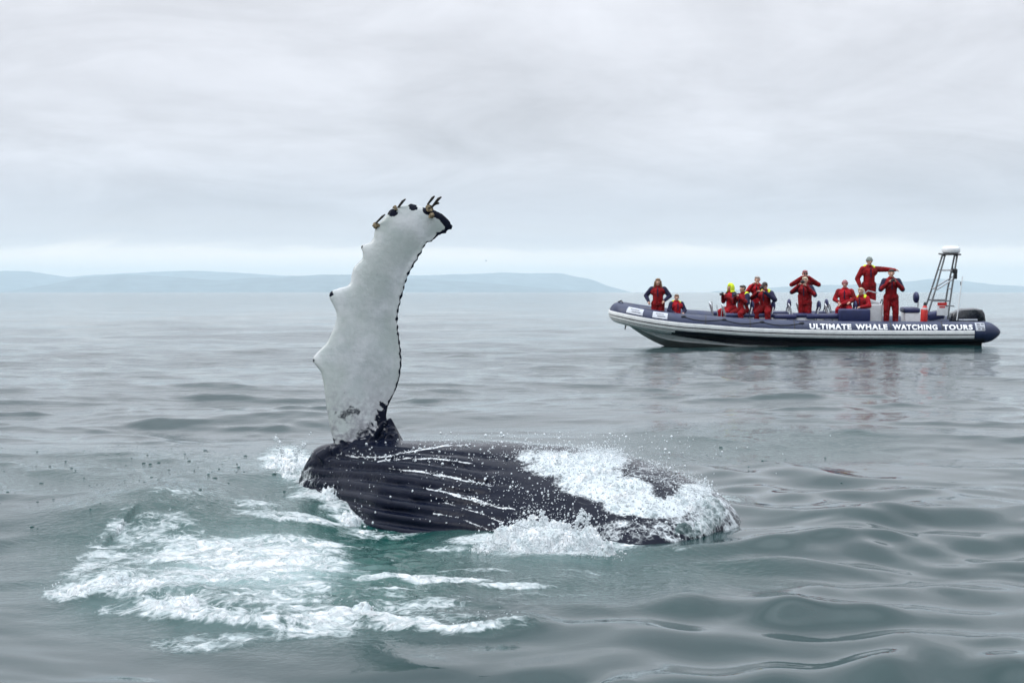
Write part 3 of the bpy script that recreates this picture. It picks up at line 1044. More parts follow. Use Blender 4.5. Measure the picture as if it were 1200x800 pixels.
BACKSPOTS = [(632, 536, 30, 10, .8), (660, 545, 45, 17, .95), (690, 560, 42, 22, 1.0), (700, 540, 40, 14, .9), (725, 575, 42, 18, 1.0), (745, 592, 42, 13, .95), (775, 596, 40, 12, .95), (805, 590, 34, 12, .95), (815, 575, 25, 10, .85), (760, 555, 35, 14, .5), (790, 565, 30, 10, .45), (725, 530, 30, 9, .6), (820, 606, 22, 8, .6), (760, 618, 60, 6, .4)]
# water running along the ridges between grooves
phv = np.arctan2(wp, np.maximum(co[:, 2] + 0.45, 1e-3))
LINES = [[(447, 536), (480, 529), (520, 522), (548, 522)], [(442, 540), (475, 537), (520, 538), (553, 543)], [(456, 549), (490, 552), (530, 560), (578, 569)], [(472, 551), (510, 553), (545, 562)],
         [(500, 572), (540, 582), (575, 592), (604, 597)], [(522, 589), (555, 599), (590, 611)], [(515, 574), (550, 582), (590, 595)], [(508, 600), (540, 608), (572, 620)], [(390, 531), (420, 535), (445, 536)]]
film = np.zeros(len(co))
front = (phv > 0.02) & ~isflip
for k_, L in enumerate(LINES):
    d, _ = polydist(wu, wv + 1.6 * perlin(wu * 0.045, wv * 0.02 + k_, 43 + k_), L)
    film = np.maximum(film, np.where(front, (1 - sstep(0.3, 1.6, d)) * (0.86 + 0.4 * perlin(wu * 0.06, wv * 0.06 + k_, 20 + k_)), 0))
attr(wme, "pigment", pig)
attr(wme, "grey_mottle", np.where(isflip, 0.75 * sstep(425, 520, wv) + 0.15, 0))  # grey mottling on the flipper, stronger towards its base
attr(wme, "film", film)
wash = np.zeros(len(co))
for (a, b, ru, rv, s_) in BACKSPOTS + [(860, 610, 18, 22, .62), (830, 600, 30, 26, .75), (800, 620, 45, 18, .62), (745, 622, 60, 16, .52), (700, 600, 40, 30, .30), (640, 600, 60, 14, .35), (340, 560, 40, 20, .5)]:
    wash = np.maximum(wash, s_ * np.clip(1.35 - 0.8 * (((wu - a) / ru) ** 2 + ((wv - b) / rv) ** 2), 0, 1))
attr(wme, "wash", np.where(isflip, 0, wash))
whale = empty("humpback_whale", (0.0, 16.8, 0.0))
tag(whale, "dark humpback whale rolled on its side, one long white flipper raised straight up", "whale")


def under(o, root):
    o.parent = root
    o.matrix_parent_inverse = Matrix.Translation(-root.location)
    return o


wb = under(link("body", wme, M['whale']), whale)
wb["label"] = "grooved dark body with a knobbed white flipper"


def barnacles(u, v, n, r, seed, stalks=(), dep=0.0):
    rs = np.random.default_rng(seed)
    m = MB()
    for _ in range(n):
        c = px(u + rs.uniform(-.5, .5) * r, v + rs.uniform(-.4, .4) * r, FD + 0.2 + dep + rs.normal(0, 0.03))
        s = rs.uniform(0.009, 0.021)
        ax = Vector((rs.normal(0, 0.4), -0.4 + rs.normal(0, 0.3), 1)).normalized()
        m.tube([c - ax * s, c, c + ax * s * 0.9], [s * 1.15, s, s * 0.45], 7)
    under(m.build("barnacle_cluster", M['barnacle']), whale)
    for (pts, rad) in stalks:
        k = MB()
        P = [px(a, b, FD + 0.2 + dep - 0.02 * j) for j, (a, b) in enumerate(pts)]
        k.tube(P, [rad * 0.8, rad, rad * 1.15, rad * 0.6][:len(P)], 8)
        under(k.build("stalked_barnacle", M['barnacle_dark']), whale)


barnacles(441, 263, 9, 6, 1, [([(440, 262), (444, 258), (448, 254), (451, 251.5)], .010)], -0.02)
barnacles(464, 244, 7, 4, 2, [([(466, 244), (469, 240), (472, 236), (475, 233.5)], .011)])
barnacles(503, 244, 9, 6, 3, [([(501, 240), (504, 236), (507, 232), (509, 230)], .011), ([(506, 243), (510, 238), (514, 233), (517, 231)], .012), ([(508, 241), (511, 239), (514, 238)], .009)])
barnacles(506, 252, 5, 3, 4, [], -0.06)

# ------------------------------------------------------------------ white water
ICO_V, ICO_F = None, None
_bm = bmesh.new()
bmesh.ops.create_icosphere(_bm, subdivisions=1, radius=1.0)
_bm.verts.index_update()
ICO_V = np.array([tuple(v_.co) for v_ in _bm.verts])
ICO_F = np.array([[q.index for q in f_.verts] for f_ in _bm.faces])
_bm.free()


def spheres(name, C, rad, mat, label, stretch=None, cat="water drops"):
    C, rad = np.asarray(C), np.asarray(rad)
    n = len(C)
    S = np.ones((n, 3)) if stretch is None else stretch
    V = C[:, None, :] + ICO_V[None] * rad[:, None, None] * S[:, None, :]
    Fq = (ICO_F[None] + (np.arange(n) * len(ICO_V))[:, None, None]).reshape(-1, 3)
    o = link(name, np_mesh(name, V.reshape(-1, 3), Fq), mat)
    return tag(o, label, cat, kind="stuff")


def foam_sheet(name, bbox, base, cover, amp, step, seed, label, thr=0.42, rag=0.95):
    """lumpy sheet of white water lying on base(x, y); holes where cover runs out."""
    x0, x1, y0, y1 = bbox
    gx, gy = np.arange(x0, x1, step), np.arange(y0, y1, step)
    X, Y = np.meshgrid(gx, gy, indexing='ij')
    c = cover(X, Y)
    n = fbm(X * 5, Y * 5, 6, seed, 0.68)
    keep = c + rag * n
    e = sstep(thr, thr + 0.75, keep)
    bil = 0.5 + 0.5 * fbm(X * 5.5, Y * 5.5, 6, seed + 3, 0.68, True)
    bub = 0.5 + 0.5 * fbm(X * 24, Y * 24, 2, seed + 9, 0.6, True)
    Z = base(X, Y) + amp * e * (0.15 + 0.95 * bil + 0.40 * bub) - 0.016
    Xd = X + 0.03 * fbm(X * 6, Y * 6, 3, seed + 12)
    Yd = Y + 0.03 * fbm(X * 6, Y * 6, 3, seed + 14)
    i = np.arange(X.size).reshape(X.shape)
    k = keep > thr
    kq = k[:-1, :-1] & k[1:, :-1] & k[1:, 1:] & k[:-1, 1:]
    q = np.stack([i[:-1, :-1], i[1:, :-1], i[1:, 1:], i[:-1, 1:]], -1)[kq]
    used = np.unique(q)
    remap = np.zeros(X.size, int)
    remap[used] = np.arange(len(used))
    V = np.stack([Xd, Yd, Z], -1).reshape(-1, 3)[used]
    o = link(name, np_mesh(name, V, remap[q]), M['foam'])
    return tag(o, label, "white water", kind="stuff")


def gauss_px(spots):
    def f(X, Y, Z):
        u, v = to_px(X, Y, Z)
        r = np.zeros(X.shape)
        for (a, b, ru, rv, s) in spots:
            r = np.maximum(r, s * np.clip(1.3 - 0.8 * (((u - a) / ru) ** 2 + ((v - b) / rv) ** 2), 0, 1))
        return r
    return f


backf = gauss_px(BACKSPOTS)


def back_base(X, Y):
    return np.maximum(whale_z(X, Y), -0.05)


foam_sheet("white_water", (-0.3, 2.2, 9.7 * KF, 13.2 * KF), back_base, lambda X, Y: 0.90 * backf(X, Y, np.maximum(whale_z(X, Y), 0.0)), 0.050, 0.008, 81,
           "white water pouring over the dark back of the whale", 0.68, 1.1)
SHEET = gauss_px([(834, 598, 20, 22, .95), (815, 618, 30, 12, .75)])
_x0 = foam_sheet("water_sheet", (0.7, 2.0, 9.7 * KF, 12.2 * KF), back_base, lambda X, Y: SHEET(X, Y, np.maximum(whale_z(X, Y), 0)), 0.03, 0.012, 131, "thin sheet of green water sliding off the sinking end of the whale", 0.5, 0.5)
_x0.data.materials.clear()
_x0.data.materials.append(M['water'])
_n = len(_x0.data.vertices)
for _k, _v in (("foam", .66), ("milk", .10), ("turb", .8), ("rough", .04)):
    attr(_x0.data, _k, np.full(_n, _v))
FRONTSPOTS = [(600, 632, 30, 7, .9), (640, 630, 45, 12, 1.0), (675, 634, 30, 8, .95), (620, 622, 25, 8, .8), (705, 640, 25, 4, .7), (570, 634, 18, 4, .6)]
frontf = gauss_px(FRONTSPOTS)


def wl_base(X, Y):
    return hz(X.ravel(), Y.ravel()).reshape(X.shape)


foam_sheet("white_water", (-0.6, 0.95, 9.6 * KF, 11.2 * KF), lambda X, Y: np.maximum(wl_base(X, Y), np.minimum(whale_z(X, Y), 0.05)), lambda X, Y: frontf(X, Y, 0 * X + 0.04), 0.105, 0.008, 91,
           "white splash foaming against the near flank of the whale", 0.45, 1.05)
CHIN = [(335, 530, 14, 12, .95), (350, 545, 20, 8, .9), (325, 545, 16, 6, .7), (375, 560, 18, 6, .65), (350, 560, 30, 5, .6), (368, 556, 16, 6, .80), (390, 576, 16, 7, .74), (411, 592, 16, 6, .70), (432, 604, 16, 4, .62)]
chinf = gauss_px(CHIN)
foam_sheet("white_water", (-2.6, -1.0, 10.9 * KF, 15.2 * KF), wl_base, lambda X, Y: chinf(X, Y, 0 * X + 0.08), 0.085, 0.010, 101,
           "broken white water beside the grooved chin of the whale")


def rim_cover(X, Y):
    d, s = polydist(X, Y, RIM)
    u, v = to_px(X, Y, 0 * X)
    dd = -d * s
    a = np.where(dd > 0, np.exp(-(dd / 0.07) ** 2), np.exp(-(dd / 0.22) ** 2)) * sstep(650, 560, u) * (0.42 + 0.7 * fbm(X * 1.6, Y * 1.6, 3, 7))
    g = gauss_px([(150, 694, 65, 9, .75), (205, 716, 36, 7, .8), (105, 696, 38, 7, .7), (425, 724, 14, 5, .9)])(X, Y, 0 * X)
    return np.maximum(a, g)


foam_sheet("white_water", (-4.2, 0.5, 7.0 * KF, 9.9 * KF), wl_base, rim_cover, 0.050, 0.009, 111, "thick ragged foam rim along the edge of the churned patch", 0.55, 1.15)


def sample_cover(n, bbox, fcov, base, rs, thr=0.15):
    x0, x1, y0, y1 = bbox
    X, Y = rs.uniform(x0, x1, n), rs.uniform(y0, y1, n)
    c = fcov(X, Y)
    ok = rs.uniform(0, 1, n) < np.clip(c - thr, 0, 1)
    X, Y = X[ok], Y[ok]
    return np.stack([X, Y, base(X, Y)], -1), c[ok]


rs = np.random.default_rng(5)
P1, c1 = sample_cover(56000, (-0.4, 2.2, 9.7 * KF, 13.2 * KF), lambda X, Y: backf(X, Y, np.maximum(whale_z(X, Y), 0)) * (0.85 + 0.8 * fbm(X * 4, Y * 4, 4, 88, 0.6)), back_base, rs)
P1[:, 2] += np.abs(rs.normal(0, 0.035, len(P1)))
P2, c2 = sample_cover(24000, (-0.7, 1.0, 9.6 * KF, 11.2 * KF), lambda X, Y: frontf(X, Y, 0 * X + 0.06) ** 0.7, lambda X, Y: np.maximum(hz(X, Y), np.minimum(whale_z(X, Y), .13)), rs)
P2[:, 2] += np.abs(rs.normal(0, 0.07, len(P2)))
P3, c3 = sample_cover(12000, (-2.6, -1.0, 10.9 * KF, 15.2 * KF), lambda X, Y: chinf(X, Y, 0 * X + 0.08) ** 0.8, hz, rs)
P3[:, 2] += np.abs(rs.normal(0, 0.06, len(P3)))
P4, c4 = sample_cover(19000, (-4.2, 0.5, 7.0 * KF, 9.9 * KF), lambda X, Y: rim_cover(X, Y) ** 0.8, hz, rs)
P4[:, 2] += np.abs(rs.normal(0, 0.016, len(P4))) + 0.012
C = np.concatenate([P1, P2, P3, P4])
rad = np.exp(rs.normal(math.log(0.0027), 0.5, len(C))).clip(0.0012, 0.008)
rad[len(C) - len(P4):] *= 0.62
spheres("spray", C, rad, M['drop_white'], "fine white spray and froth thrown up around the whale", np.exp(0.38 * rs.normal(0, 1, (len(C), 3)).clip(-1.5, 2.2)))

# beads of white water on the whale's flank
nb = 11000
X, Y = rs.uniform(-1.6, 2.1, nb * 4), rs.uniform(9.8 * KF, 13.2 * KF, nb * 4)
Z = whale_z(X, Y)
u, v = to_px(X, Y, Z)
dens = 0.55 * np.exp(-(((u - 640) / 75) ** 2 + ((v - 575) / 50) ** 2)) + 0.22 * np.exp(-(((u - 720) / 90) ** 2 + ((v - 610) / 30) ** 2)) + 0.10 * np.exp(-(((u - 560) / 90) ** 2 + ((v - 600) / 40) ** 2)) + 0.05 * (u < 560)
for L in LINES:
    d, _ = polydist(u, v, L)
    dens += 0.75 * np.exp(-(d / 2.0) ** 2)
dens *= (0.5 + 1.3 * np.clip(fbm(u * 0.03, v * 0.05, 3, 31), -0.3, 1))
ok = (Z > 0.0) & (rs.uniform(0, 1, len(X)) < dens) & (whale_tp(X, Y)[1] > -0.5)
X, Y, Z = X[ok], Y[ok], Z[ok]
rad = np.exp(rs.normal(math.log(0.0038), 0.5, len(X))).clip(0.002, 0.011)
spheres("water_beads", np.stack([X, Y, Z + 0.004], -1), rad, M['drop_white'], "white beads of water scattered over the dark flank of the whale", 1 + 0.3 * rs.normal(0, 1, (len(X), 3)).clip(-1, 1.5))

# drops in the air over the flank and jets of the splash
n = 420
u, v = rs.normal(650, 90, n), 520 + np.abs(rs.normal(0, 28, n)) - 14
A = np.array([px(a, b, rs.uniform(10.6 * KF, 12.2 * KF)) for a, b in zip(u, v)])
jet = []
for (u0, v0, u1, v1, k) in ((640, 622, 634, 600, 160), (672, 628, 684, 598, 220), (686, 620, 690, 604, 120), (620, 622, 606, 612, 110), (652, 625, 668, 614, 120), (830, 590, 842, 580, 160), (332, 535, 322, 512, 130), (347, 535, 356, 520, 120)):
    s = rs.uniform(0, 1, k)
    dj = KF * (10.15 if v0 > 600 else (11.2 if u0 > 800 else 13.0))
    jet += [px(u0 + (u1 - u0) * a + rs.normal(0, 2.0), v0 + (v1 - v0) * a ** 0.7 + rs.normal(0, 1.6), dj + rs.normal(0, 0.05)) for a in s]
A = np.concatenate([A, np.array([tuple(q) for q in jet])])
rad = np.exp(rs.normal(math.log(0.0046), 0.45, len(A))).clip(0.002, 0.013)
spheres("flying_drops", A, rad, M['drop_white'], "small white drops flying off the splash over the whale", cat="water drops")

# dark falling drops over the open water on both sides
U = np.concatenate([rs.uniform(-20, 350, 90), rs.normal(230, 90, 60), rs.normal(900, 60, 30)])
Vv = np.concatenate([rs.normal(565, 32, 90), rs.normal(545, 18, 60), rs.normal(540, 15, 30)])
ok = Vv > 515
D = []
for a, b in zip(U[ok], Vv[ok]):
    gx_, gy_ = ground(a, b)
    D.append((gx_, gy_))
D = np.array(D)
Zd = hz(D[:, 0], D[:, 1]) - 0.001
rad = np.exp(rs.normal(math.log(0.0070), 0.45, len(D))).clip(0.003, 0.016)
spheres("falling_drops", np.stack([D[:, 0], D[:, 1], Zd], -1), rad, M['drop_dark'], "dark drops raining back onto the water around the whale", np.stack([1 + 0.8 * rs.uniform(0, 1, len(D)), 1 + rs.uniform(0, 1.5, len(D)), 0.5 + 0.3 * rs.uniform(0, 1, len(D))], -1))

# ------------------------------------------------------------------ boat
BD = 47.0 * KF
KN = (BD - 1.1) / F          # metres per photo pixel at the near tube
HEEL = R(3.2)
boat = empty("inflatable_boat", ((945 - 600) * KN, BD, 0.03), (HEEL, 0, 0))
tag(boat, "long navy rigid inflatable tour boat carrying people in red suits", "boat")


def bx(u):
    return (u - 945) * KN


def bz(v):
    return H - 0.03 - (v - HOR) * KN


# tube centre line on the near side, stern to bow
TP = [(1151, -1.28, .52, .34), (1100, -1.28, .515, .345), (1040, -1.28, .52, .35), (980, -1.28, .53, .35), (920, -1.28, .565, .35), (870, -1.27, .62, .35), (830, -1.24, .70, .35), (800, -1.18, .76, .35),
      (775, -1.06, .84, .345), (757, -.90, .92, .34), (742, -.66, 1.00, .335), (732, -.38, 1.06, .33), (728, -.001, 1.08, .33)]
tp = np.array([(bx(a), b, c, d) for a, b, c, d in TP])


def catmull(P, n):
    P = np.vstack([2 * P[0] - P[1], P, [2 * P[-1] - P[-2]]])
    out = []
    for i in range(1, len(P) - 2):
        for s in np.linspace(0, 1, n, endpoint=False):
            a, b, c, d = P[i - 1], P[i], P[i + 1], P[i + 2]
            out.append(0.5 * ((2 * b) + (-a + c) * s + (2 * a - 5 * b + 4 * c - d) * s ** 2 + (-a + 3 * b - 3 * c + d) * s ** 3))
    out.append(P[-2])
    return np.array(out)


half = catmull(tp, 7)
mir = half[::-1][1:].copy()
mir[:, 1] *= -1
path = np.vstack([half, mir])                              # stern near side, round the bow, stern far side
_tan = np.gradient(path[:, :3], axis=0)
_tan /= np.linalg.norm(_tan, axis=1)[:, None]
_out = np.cross(_tan, np.array([0, 0, 1.0]))
_out /= np.linalg.norm(_out, axis=1)[:, None]
if _out[3, 1] > 0:
    _out = -_out
_upv = np.cross(_out, _tan)
_upv *= np.sign(_upv[:, 2])[:, None]


def on_tube(i, an, extra=0.0, rmul=1.0):
    r = path[i, 3] * rmul + extra
    return path[i, :3] + r * (math.cos(an) * _out[i] + math.sin(an) * _upv[i])


def tube_sweep(i0, i1, angs, extra, closed=False):
    vs, fs = [], []
    n = len(angs)
    for i in range(i0, i1 + 1):
        vs += [on_tube(i, a, e) for a, e in zip(angs, extra)]
    m = i1 - i0
    for j in range(m):
        for k in range(n if closed else n - 1):
            a, b = j * n + k, j * n + (k + 1) % n
            fs.append((a, b, b + n, a + n))
    return vs, fs


NP_ = len(path)
angs = [2 * math.pi * k / 28 for k in range(28)]
m = MB()
vs, fs = tube_sweep(0, NP_ - 1, angs, [0] * 28, True)
m.add(vs, fs)
tube = m.build("inflatable_tube", M['navy'], boat)
for sgn, i in ((-1, 0), (1, NP_ - 1)):
    c = path[i]
    k = MB().lathe((c[0], c[1], c[2]), [(.342, 0), (.335, .10), (.29, .24), (.20, .38), (.11, .48), (.03, .53)], 26, 'X')
    k.build("tube_end_cone", M['navy'], boat)
    k2 = MB().lathe((c[0] - .05, c[1], c[2]), [(.353, 0), (.353, .07)], 26, 'X')
    k2.build("tube_end_band", M['navy'], boat)


def strip(i0, i1, z0, z1, thick, name, mat):
    """a rubber band glued on the outer face of the tube between two heights over its centre line."""
    a0, a1 = math.asin(z0 / 0.35), math.asin(z1 / 0.35)
    aa = [a0] + list(np.linspace(a0, a1, 5)) + [a1]
    ee = [-0.004] + [thick * 0.85, thick, thick, thick, thick * 0.85] + [-0.004]
    vs, fs = tube_sweep(i0, i1, aa, ee)
    return MB().add(vs, fs).build(name, mat, boat)


strip(2, NP_ - 3, -0.045, 0.075, 0.030, "white_strake", M['strake'])
strip(2, NP_ - 3, -0.175, -0.085, 0.030, "white_strake", M['strake'])
strip(0, NP_ - 1, -0.345, -0.19, 0.012, "dark_rubbing_band", M['dark_navy'])  # black band, with the shade on the tube's underside painted in
strip(2, NP_ - 3, -0.083, -0.047, 0.014, "dark_rubbing_band", M['dark_navy'])
ib = int(np.argmin(np.abs(half[:, 0] - bx(792))))
strip(ib, NP_ - 1 - ib, -0.255, -0.205, 0.030, "bow_strake", M['strake'])
strip(ib + 1, NP_ - 2 - ib, -0.318, -0.272, 0.030, "bow_strake", M['strake'])

for ua in (775, 826, 878, 930, 1040, 1096):
    i_ = int(np.argmin(np.abs(half[:, 0] - bx(ua))))
    p0_, p1_ = on_tube(i_, 0.0), None
    vs_, fs_ = [], []
    for j_, e_ in ((-1, -.004), (-1, .0035), (1, .0035), (1, -.004)):
        for k_ in range(15):
            an_ = R(10) + R(150) * k_ / 14
            q_ = on_tube(i_, an_, e_) + _tan[i_] * 0.022 * j_
            vs_.append(q_)
    for r_ in range(3):
        for k_ in range(14):
            a_ = r_ * 15 + k_
            fs_.append((a_, a_ + 1, a_ + 16, a_ + 15))
    MB().add(vs_, fs_).build("seam_tape", M['dark_navy'], boat)

# hull under the tubes
nh = len(half)
hv_, hf = [], []
rows = 9
for i in range(nh):
    x, y, z, r = half[i]
    s = sstep(bx(860), bx(722), x) if False else float(np.clip((bx(900) - x) / (bx(900) - bx(730)), 0, 1))
    keel = -0.35 + 0.35 * s ** 1.2 + 0.85 * max(0.0, (s - 0.62) / 0.38) ** 1.7
    topz = z - r * 0.72
    keel = min(keel, topz - 0.06)
    yo = abs(y) * 0.86
    xk = x + 0.18 * s
    for side in (-1, 1):
        ch = topz * 0.52 + keel * 0.48
        gd = 0.045 + 0.215 * float(np.clip((x - bx(735)) / (bx(850) - bx(735)), 0, 1))
        prof = [(yo, topz), (yo * 0.97, topz - gd), (yo * 0.91, min(ch + 0.02, topz - gd - 0.01)), (yo * 0.93, ch - 0.012), (yo * 0.86, ch - 0.04), (yo * 0.55, keel * 0.62 + ch * 0.38), (yo * 0.28, keel * 0.85 + ch * 0.15), (0.012, keel)]
        for (py, pz) in prof:
            hv_.append((x + (0.10 * s if py < 0.1 else 0.0), side * py, pz))
n8 = 8
for i in range(nh - 1):
    for side in range(2):
        for k in range(n8 - 1):
            a = (i * 2 + side) * n8 + k
            b = a + 1
            c = a + 2 * n8
            hf.append((a, b, b + 2 * n8, c))
hm = MB().add(hv_, hf)
hull = hm.build("hull", [M['hull'], M['hull_low'], M['dark_navy']], boat)
for p_ in hull.data.polygons:
    kz = [hull.data.vertices[i].index % n8 for i in p_.vertices]
    p_.material_index = 2 if min(kz) == 0 else (1 if min(kz) >= 3 else 0)  # top row dark: black band and the tube's shade, painted as one
MB().box((bx(1138), 0, .28), (.10, 2.1, .95), bev=.03).build("transom", M['white'], boat)
dv, df = [], []
for i in range(nh):
    x, y, z, r = half[i]
    zz_ = z - 0.10 if x > bx(860) else z - 0.12
    dv += [(x, -abs(y) * 0.95, min(zz_, 0.50 + max(0, z - 0.6) * .8)), (x, abs(y) * 0.95, min(zz_, 0.50 + max(0, z - 0.6) * .8))]
for i in range(nh - 1):
    df.append((2 * i, 2 * i + 1, 2 * i + 3, 2 * i + 2))
MB().add(dv, df).build("deck", M['deck'], boat, smooth=False)
# bow locker, bow handle, towing eye, grab lines
MB().box((bx(765), 0, 1.02), (.75, 1.0, .34), rot=(0, R(9), 0), bev=.06).build("bow_locker", M['dark_navy'], boat)
hp = [on_tube(nh - 1 - 6, R(95 - 6), .01)] + [Vector(on_tube(nh - 1 - 6 + q, R(88), .05 + .02 * math.sin(q))) for q in range(1, 6)] + [on_tube(nh - 1, R(85), .01)]
MB().tube(hp, .022, 8).build("bow_handle", M['black'], boat)
MB().tube([(bx(737), 0, .72), (bx(735.5), 0, .60), (bx(735), 0, .50)], [.03, .025, .02], 8).build("towing_eye", M['steel_dark'], boat)
for (ua, ub) in ((800, 846), (846, 892), (892, 936)):
    ia, ib_ = int(np.argmin(np.abs(half[:, 0] - bx(ua)))), int(np.argmin(np.abs(half[:, 0] - bx(ub))))
    seq = range(min(ia, ib_), max(ia, ib_) + 1)
    seq = list(seq)
    pts = [on_tube(i, R(48) - R(16) * math.sin(math.pi * k / max(1, len(seq) - 1)), .012) for k, i in enumerate(seq)]
    MB().tube(pts, .012, 6).build("grab_line", M['dark_navy'], boat)
for ua in (801, 846, 892, 936):
    i = int(np.argmin(np.abs(half[:, 0] - bx(ua))))
    p = on_tube(i, R(48), 0.0)
    MB().ellipsoid(p, (.09, .035, .06)).build("rope_patch", M['dark_navy'], boat)


# lettering wrapped on the tube
def tube_xy(xw):
    j = np.argsort(half[:, 0])
    return [float(np.interp(xw, half[j, 0], half[j, c])) for c in (1, 2, 3)]


def wrap(me_, a_of_y, x_of_x, lift):
    for v_ in me_.vertices:
        X_ = x_of_x(v_.co.x)
        an = a_of_y(v_.co.y)
        y_, z_, r_ = tube_xy(X_)
        rr_ = r_ + lift + v_.co.z
        i = int(np.argmin(np.abs(half[:, 0] - X_)))
        o_, u_ = _out[i], _upv[i]
        v_.co = Vector((X_ + rr_ * math.cos(an) * o_[0], y_ + rr_ * (math.cos(an) * o_[1] + math.sin(an) * u_[1]), z_ + rr_ * (math.cos(an) * o_[2] + math.sin(an) * u_[2])))


def word(txt, u0, u1, a0=R(16), a1=R(48)):
    cu = bpy.data.curves.new("t", 'FONT')
    cu.body = txt
    cu.size = 1.0
    cu.offset = 0.042
    cu.space_character = 1.16
    cu.resolution_u = 3
    cu.extrude = 0.004
    ob = bpy.data.objects.new("t", cu)
    COL.objects.link(ob)
    dg_ = bpy.context.evaluated_depsgraph_get()
    me_ = bpy.data.meshes.new_from_object(ob.evaluated_get(dg_))
    bpy.data.objects.remove(ob)
    bm_ = bmesh.new()
    bm_.from_mesh(me_)
    yy_ = [v_.co.y for v_ in bm_.verts]
    for q in np.linspace(min(yy_), max(yy_), 9)[1:-1]:
        bmesh.ops.bisect_plane(bm_, geom=bm_.verts[:] + bm_.edges[:] + bm_.faces[:], plane_co=(0, q, 0), plane_no=(0, 1, 0))
    bmesh.ops.triangulate(bm_, faces=bm_.faces[:])
    bm_.to_mesh(me_)
    bm_.free()
    xs = [v_.co.x for v_ in me_.vertices]
    ys = [v_.co.y for v_ in me_.vertices]
    x0, x1, y0, y1 = min(xs), max(xs), min(ys), max(ys)
    wrap(me_, lambda y_: a0 + (a1 - a0) * (y_ - y0) / (y1 - y0), lambda x_: bx(u0) + (bx(u1) - bx(u0)) * (x_ - x0) / (x1 - x0), 0.008)
    o = link("lettering", me_, M['letter'], boat)
    return o


for txt, a, b in (("ULTIMATE", 945.5, 994), ("WHALE", 999, 1036), ("WATCHING", 1042, 1094), ("TOURS", 1100.5, 1135)):
    word(txt, a, b)


def tube_patch(u0, u1, a0, a1, lift, name, mat, parent=None):
    n, k = 10, 7
    vs, fs = [], []
    for e in (lift, -0.01):
        for i in range(n):
            X_ = bx(u0 + (u1 - u0) * i / (n - 1))
            for j in range(k):
                an = a0 + (a1 - a0) * j / (k - 1)
                y_, z_, r_ = tube_xy(X_)
                ii_ = int(np.argmin(np.abs(half[:, 0] - X_)))
                o_, uu_ = _out[ii_], _upv[ii_]
                rr_ = r_ + e
                vs.append((X_ + rr_ * math.cos(an) * o_[0], y_ + rr_ * (math.cos(an) * o_[1] + math.sin(an) * uu_[1]), z_ + rr_ * (math.cos(an) * o_[2] + math.sin(an) * uu_[2])))
    for s_ in range(2):
        o0 = s_ * n * k
        for i in range(n - 1):
            for j in range(k - 1):
                a = o0 + i * k + j
                fs.append((a, a + 1, a + k + 1, a + k))
    m_ = MB().add(vs, fs)
    for i in range(n - 1):
        for j in (0, k - 1):
            a = i * k + j
            m_.f.append((a, a + k, a + k + n * k, a + n * k))
    for j in range(k - 1):
        for i in (0, n - 1):
            a = i * k + j
            m_.f.append((a, a + 1, a + 1 + n * k, a + n * k))
    return m_.build(name, mat, parent or boat)


bg_ = tube_patch(1138.5, 1149.5, R(12), R(64), .007, "emblem_patch", M['patch'])
for (a, b, c, d) in ((1140, 1144, 40, 58), (1145, 1148.5, 44, 60), (1140, 1148, 30, 36), (1141, 1144, 17, 26), (1145.5, 1148.5, 16, 27)):
    tube_patch(a, b, R(c), R(d), .012, "emblem_mark", M['mark'], bg_)
for (a, b) in ((741, 757), (767, 783)):
    pp = tube_patch(a, b, R(22), R(64), .008, "registration_patch", M['patch'])
    w_ = (b - a)
    tube_patch(a + w_ * .2, a + w_ * .75, R(46), R(52), .013, "patch_print", M['mark'], pp)
    tube_patch(a + w_ * .3, a + w_ * .85, R(32), R(38), .013, "patch_print", M['mark'], pp)

# seats
DECK = 0.52


def jockey_seat(u, y, zt, back=True):
    s = empty("jockey_seat", (bx(u), y, DECK))
    s.parent = boat
    MB().box((0, 0, (zt - DECK - .1) / 2), (.62, .34, zt - DECK - .1), bev=.05).build("seat_pod", M['white'], s)
    MB().box((0, 0, zt - DECK - .05), (.86, .42, .14), bev=.06).build("seat_cushion", M['cushion'], s)
    if back:
        MB().tube([(.30, -.17, .15), (.36, -.17, .45), (.44, -.16, .78), (.46, -.08, .86), (.46, .08, .86), (.44, .16, .78), (.36, .17, .45), (.30, .17, .15)], .024, 8).build("backrest_hoop", M['steel'], s)
        MB().ellipsoid((.45, 0, .80), (.07, .20, .17)).build("backrest_pad", M['cushion'], s)
        MB().tube([(-.42, -.15, zt - DECK - .1), (-.52, -.15, zt - DECK + .25), (-.54, 0, zt - DECK + .32), (-.52, .15, zt - DECK + .25), (-.42, .15, zt - DECK - .1)], .020, 8).build("grab_handle", M['steel'], s)
    return s


for (u, y) in ((857, .45), (868, -.45), (893, -.45), (893, .50), (917, .45), (947, -.45), (962, .45), (990, -.45), (1000, .50)):
    jockey_seat(u, y, 1.06)
MB().box((bx(968), -.55, .98), (1.15, .40, .16), bev=.06).build("bench_cushion", M['cushion'], boat)
MB().box((bx(922), -.55, .97), (.75, .40, .15), bev=.06).build("bench_cushion", M['cushion'], boat)
MB().box((bx(1003), -.76, 1.03), (1.02, .30, .42), bev=.06).build("padded_bench", M['cushion'], boat)
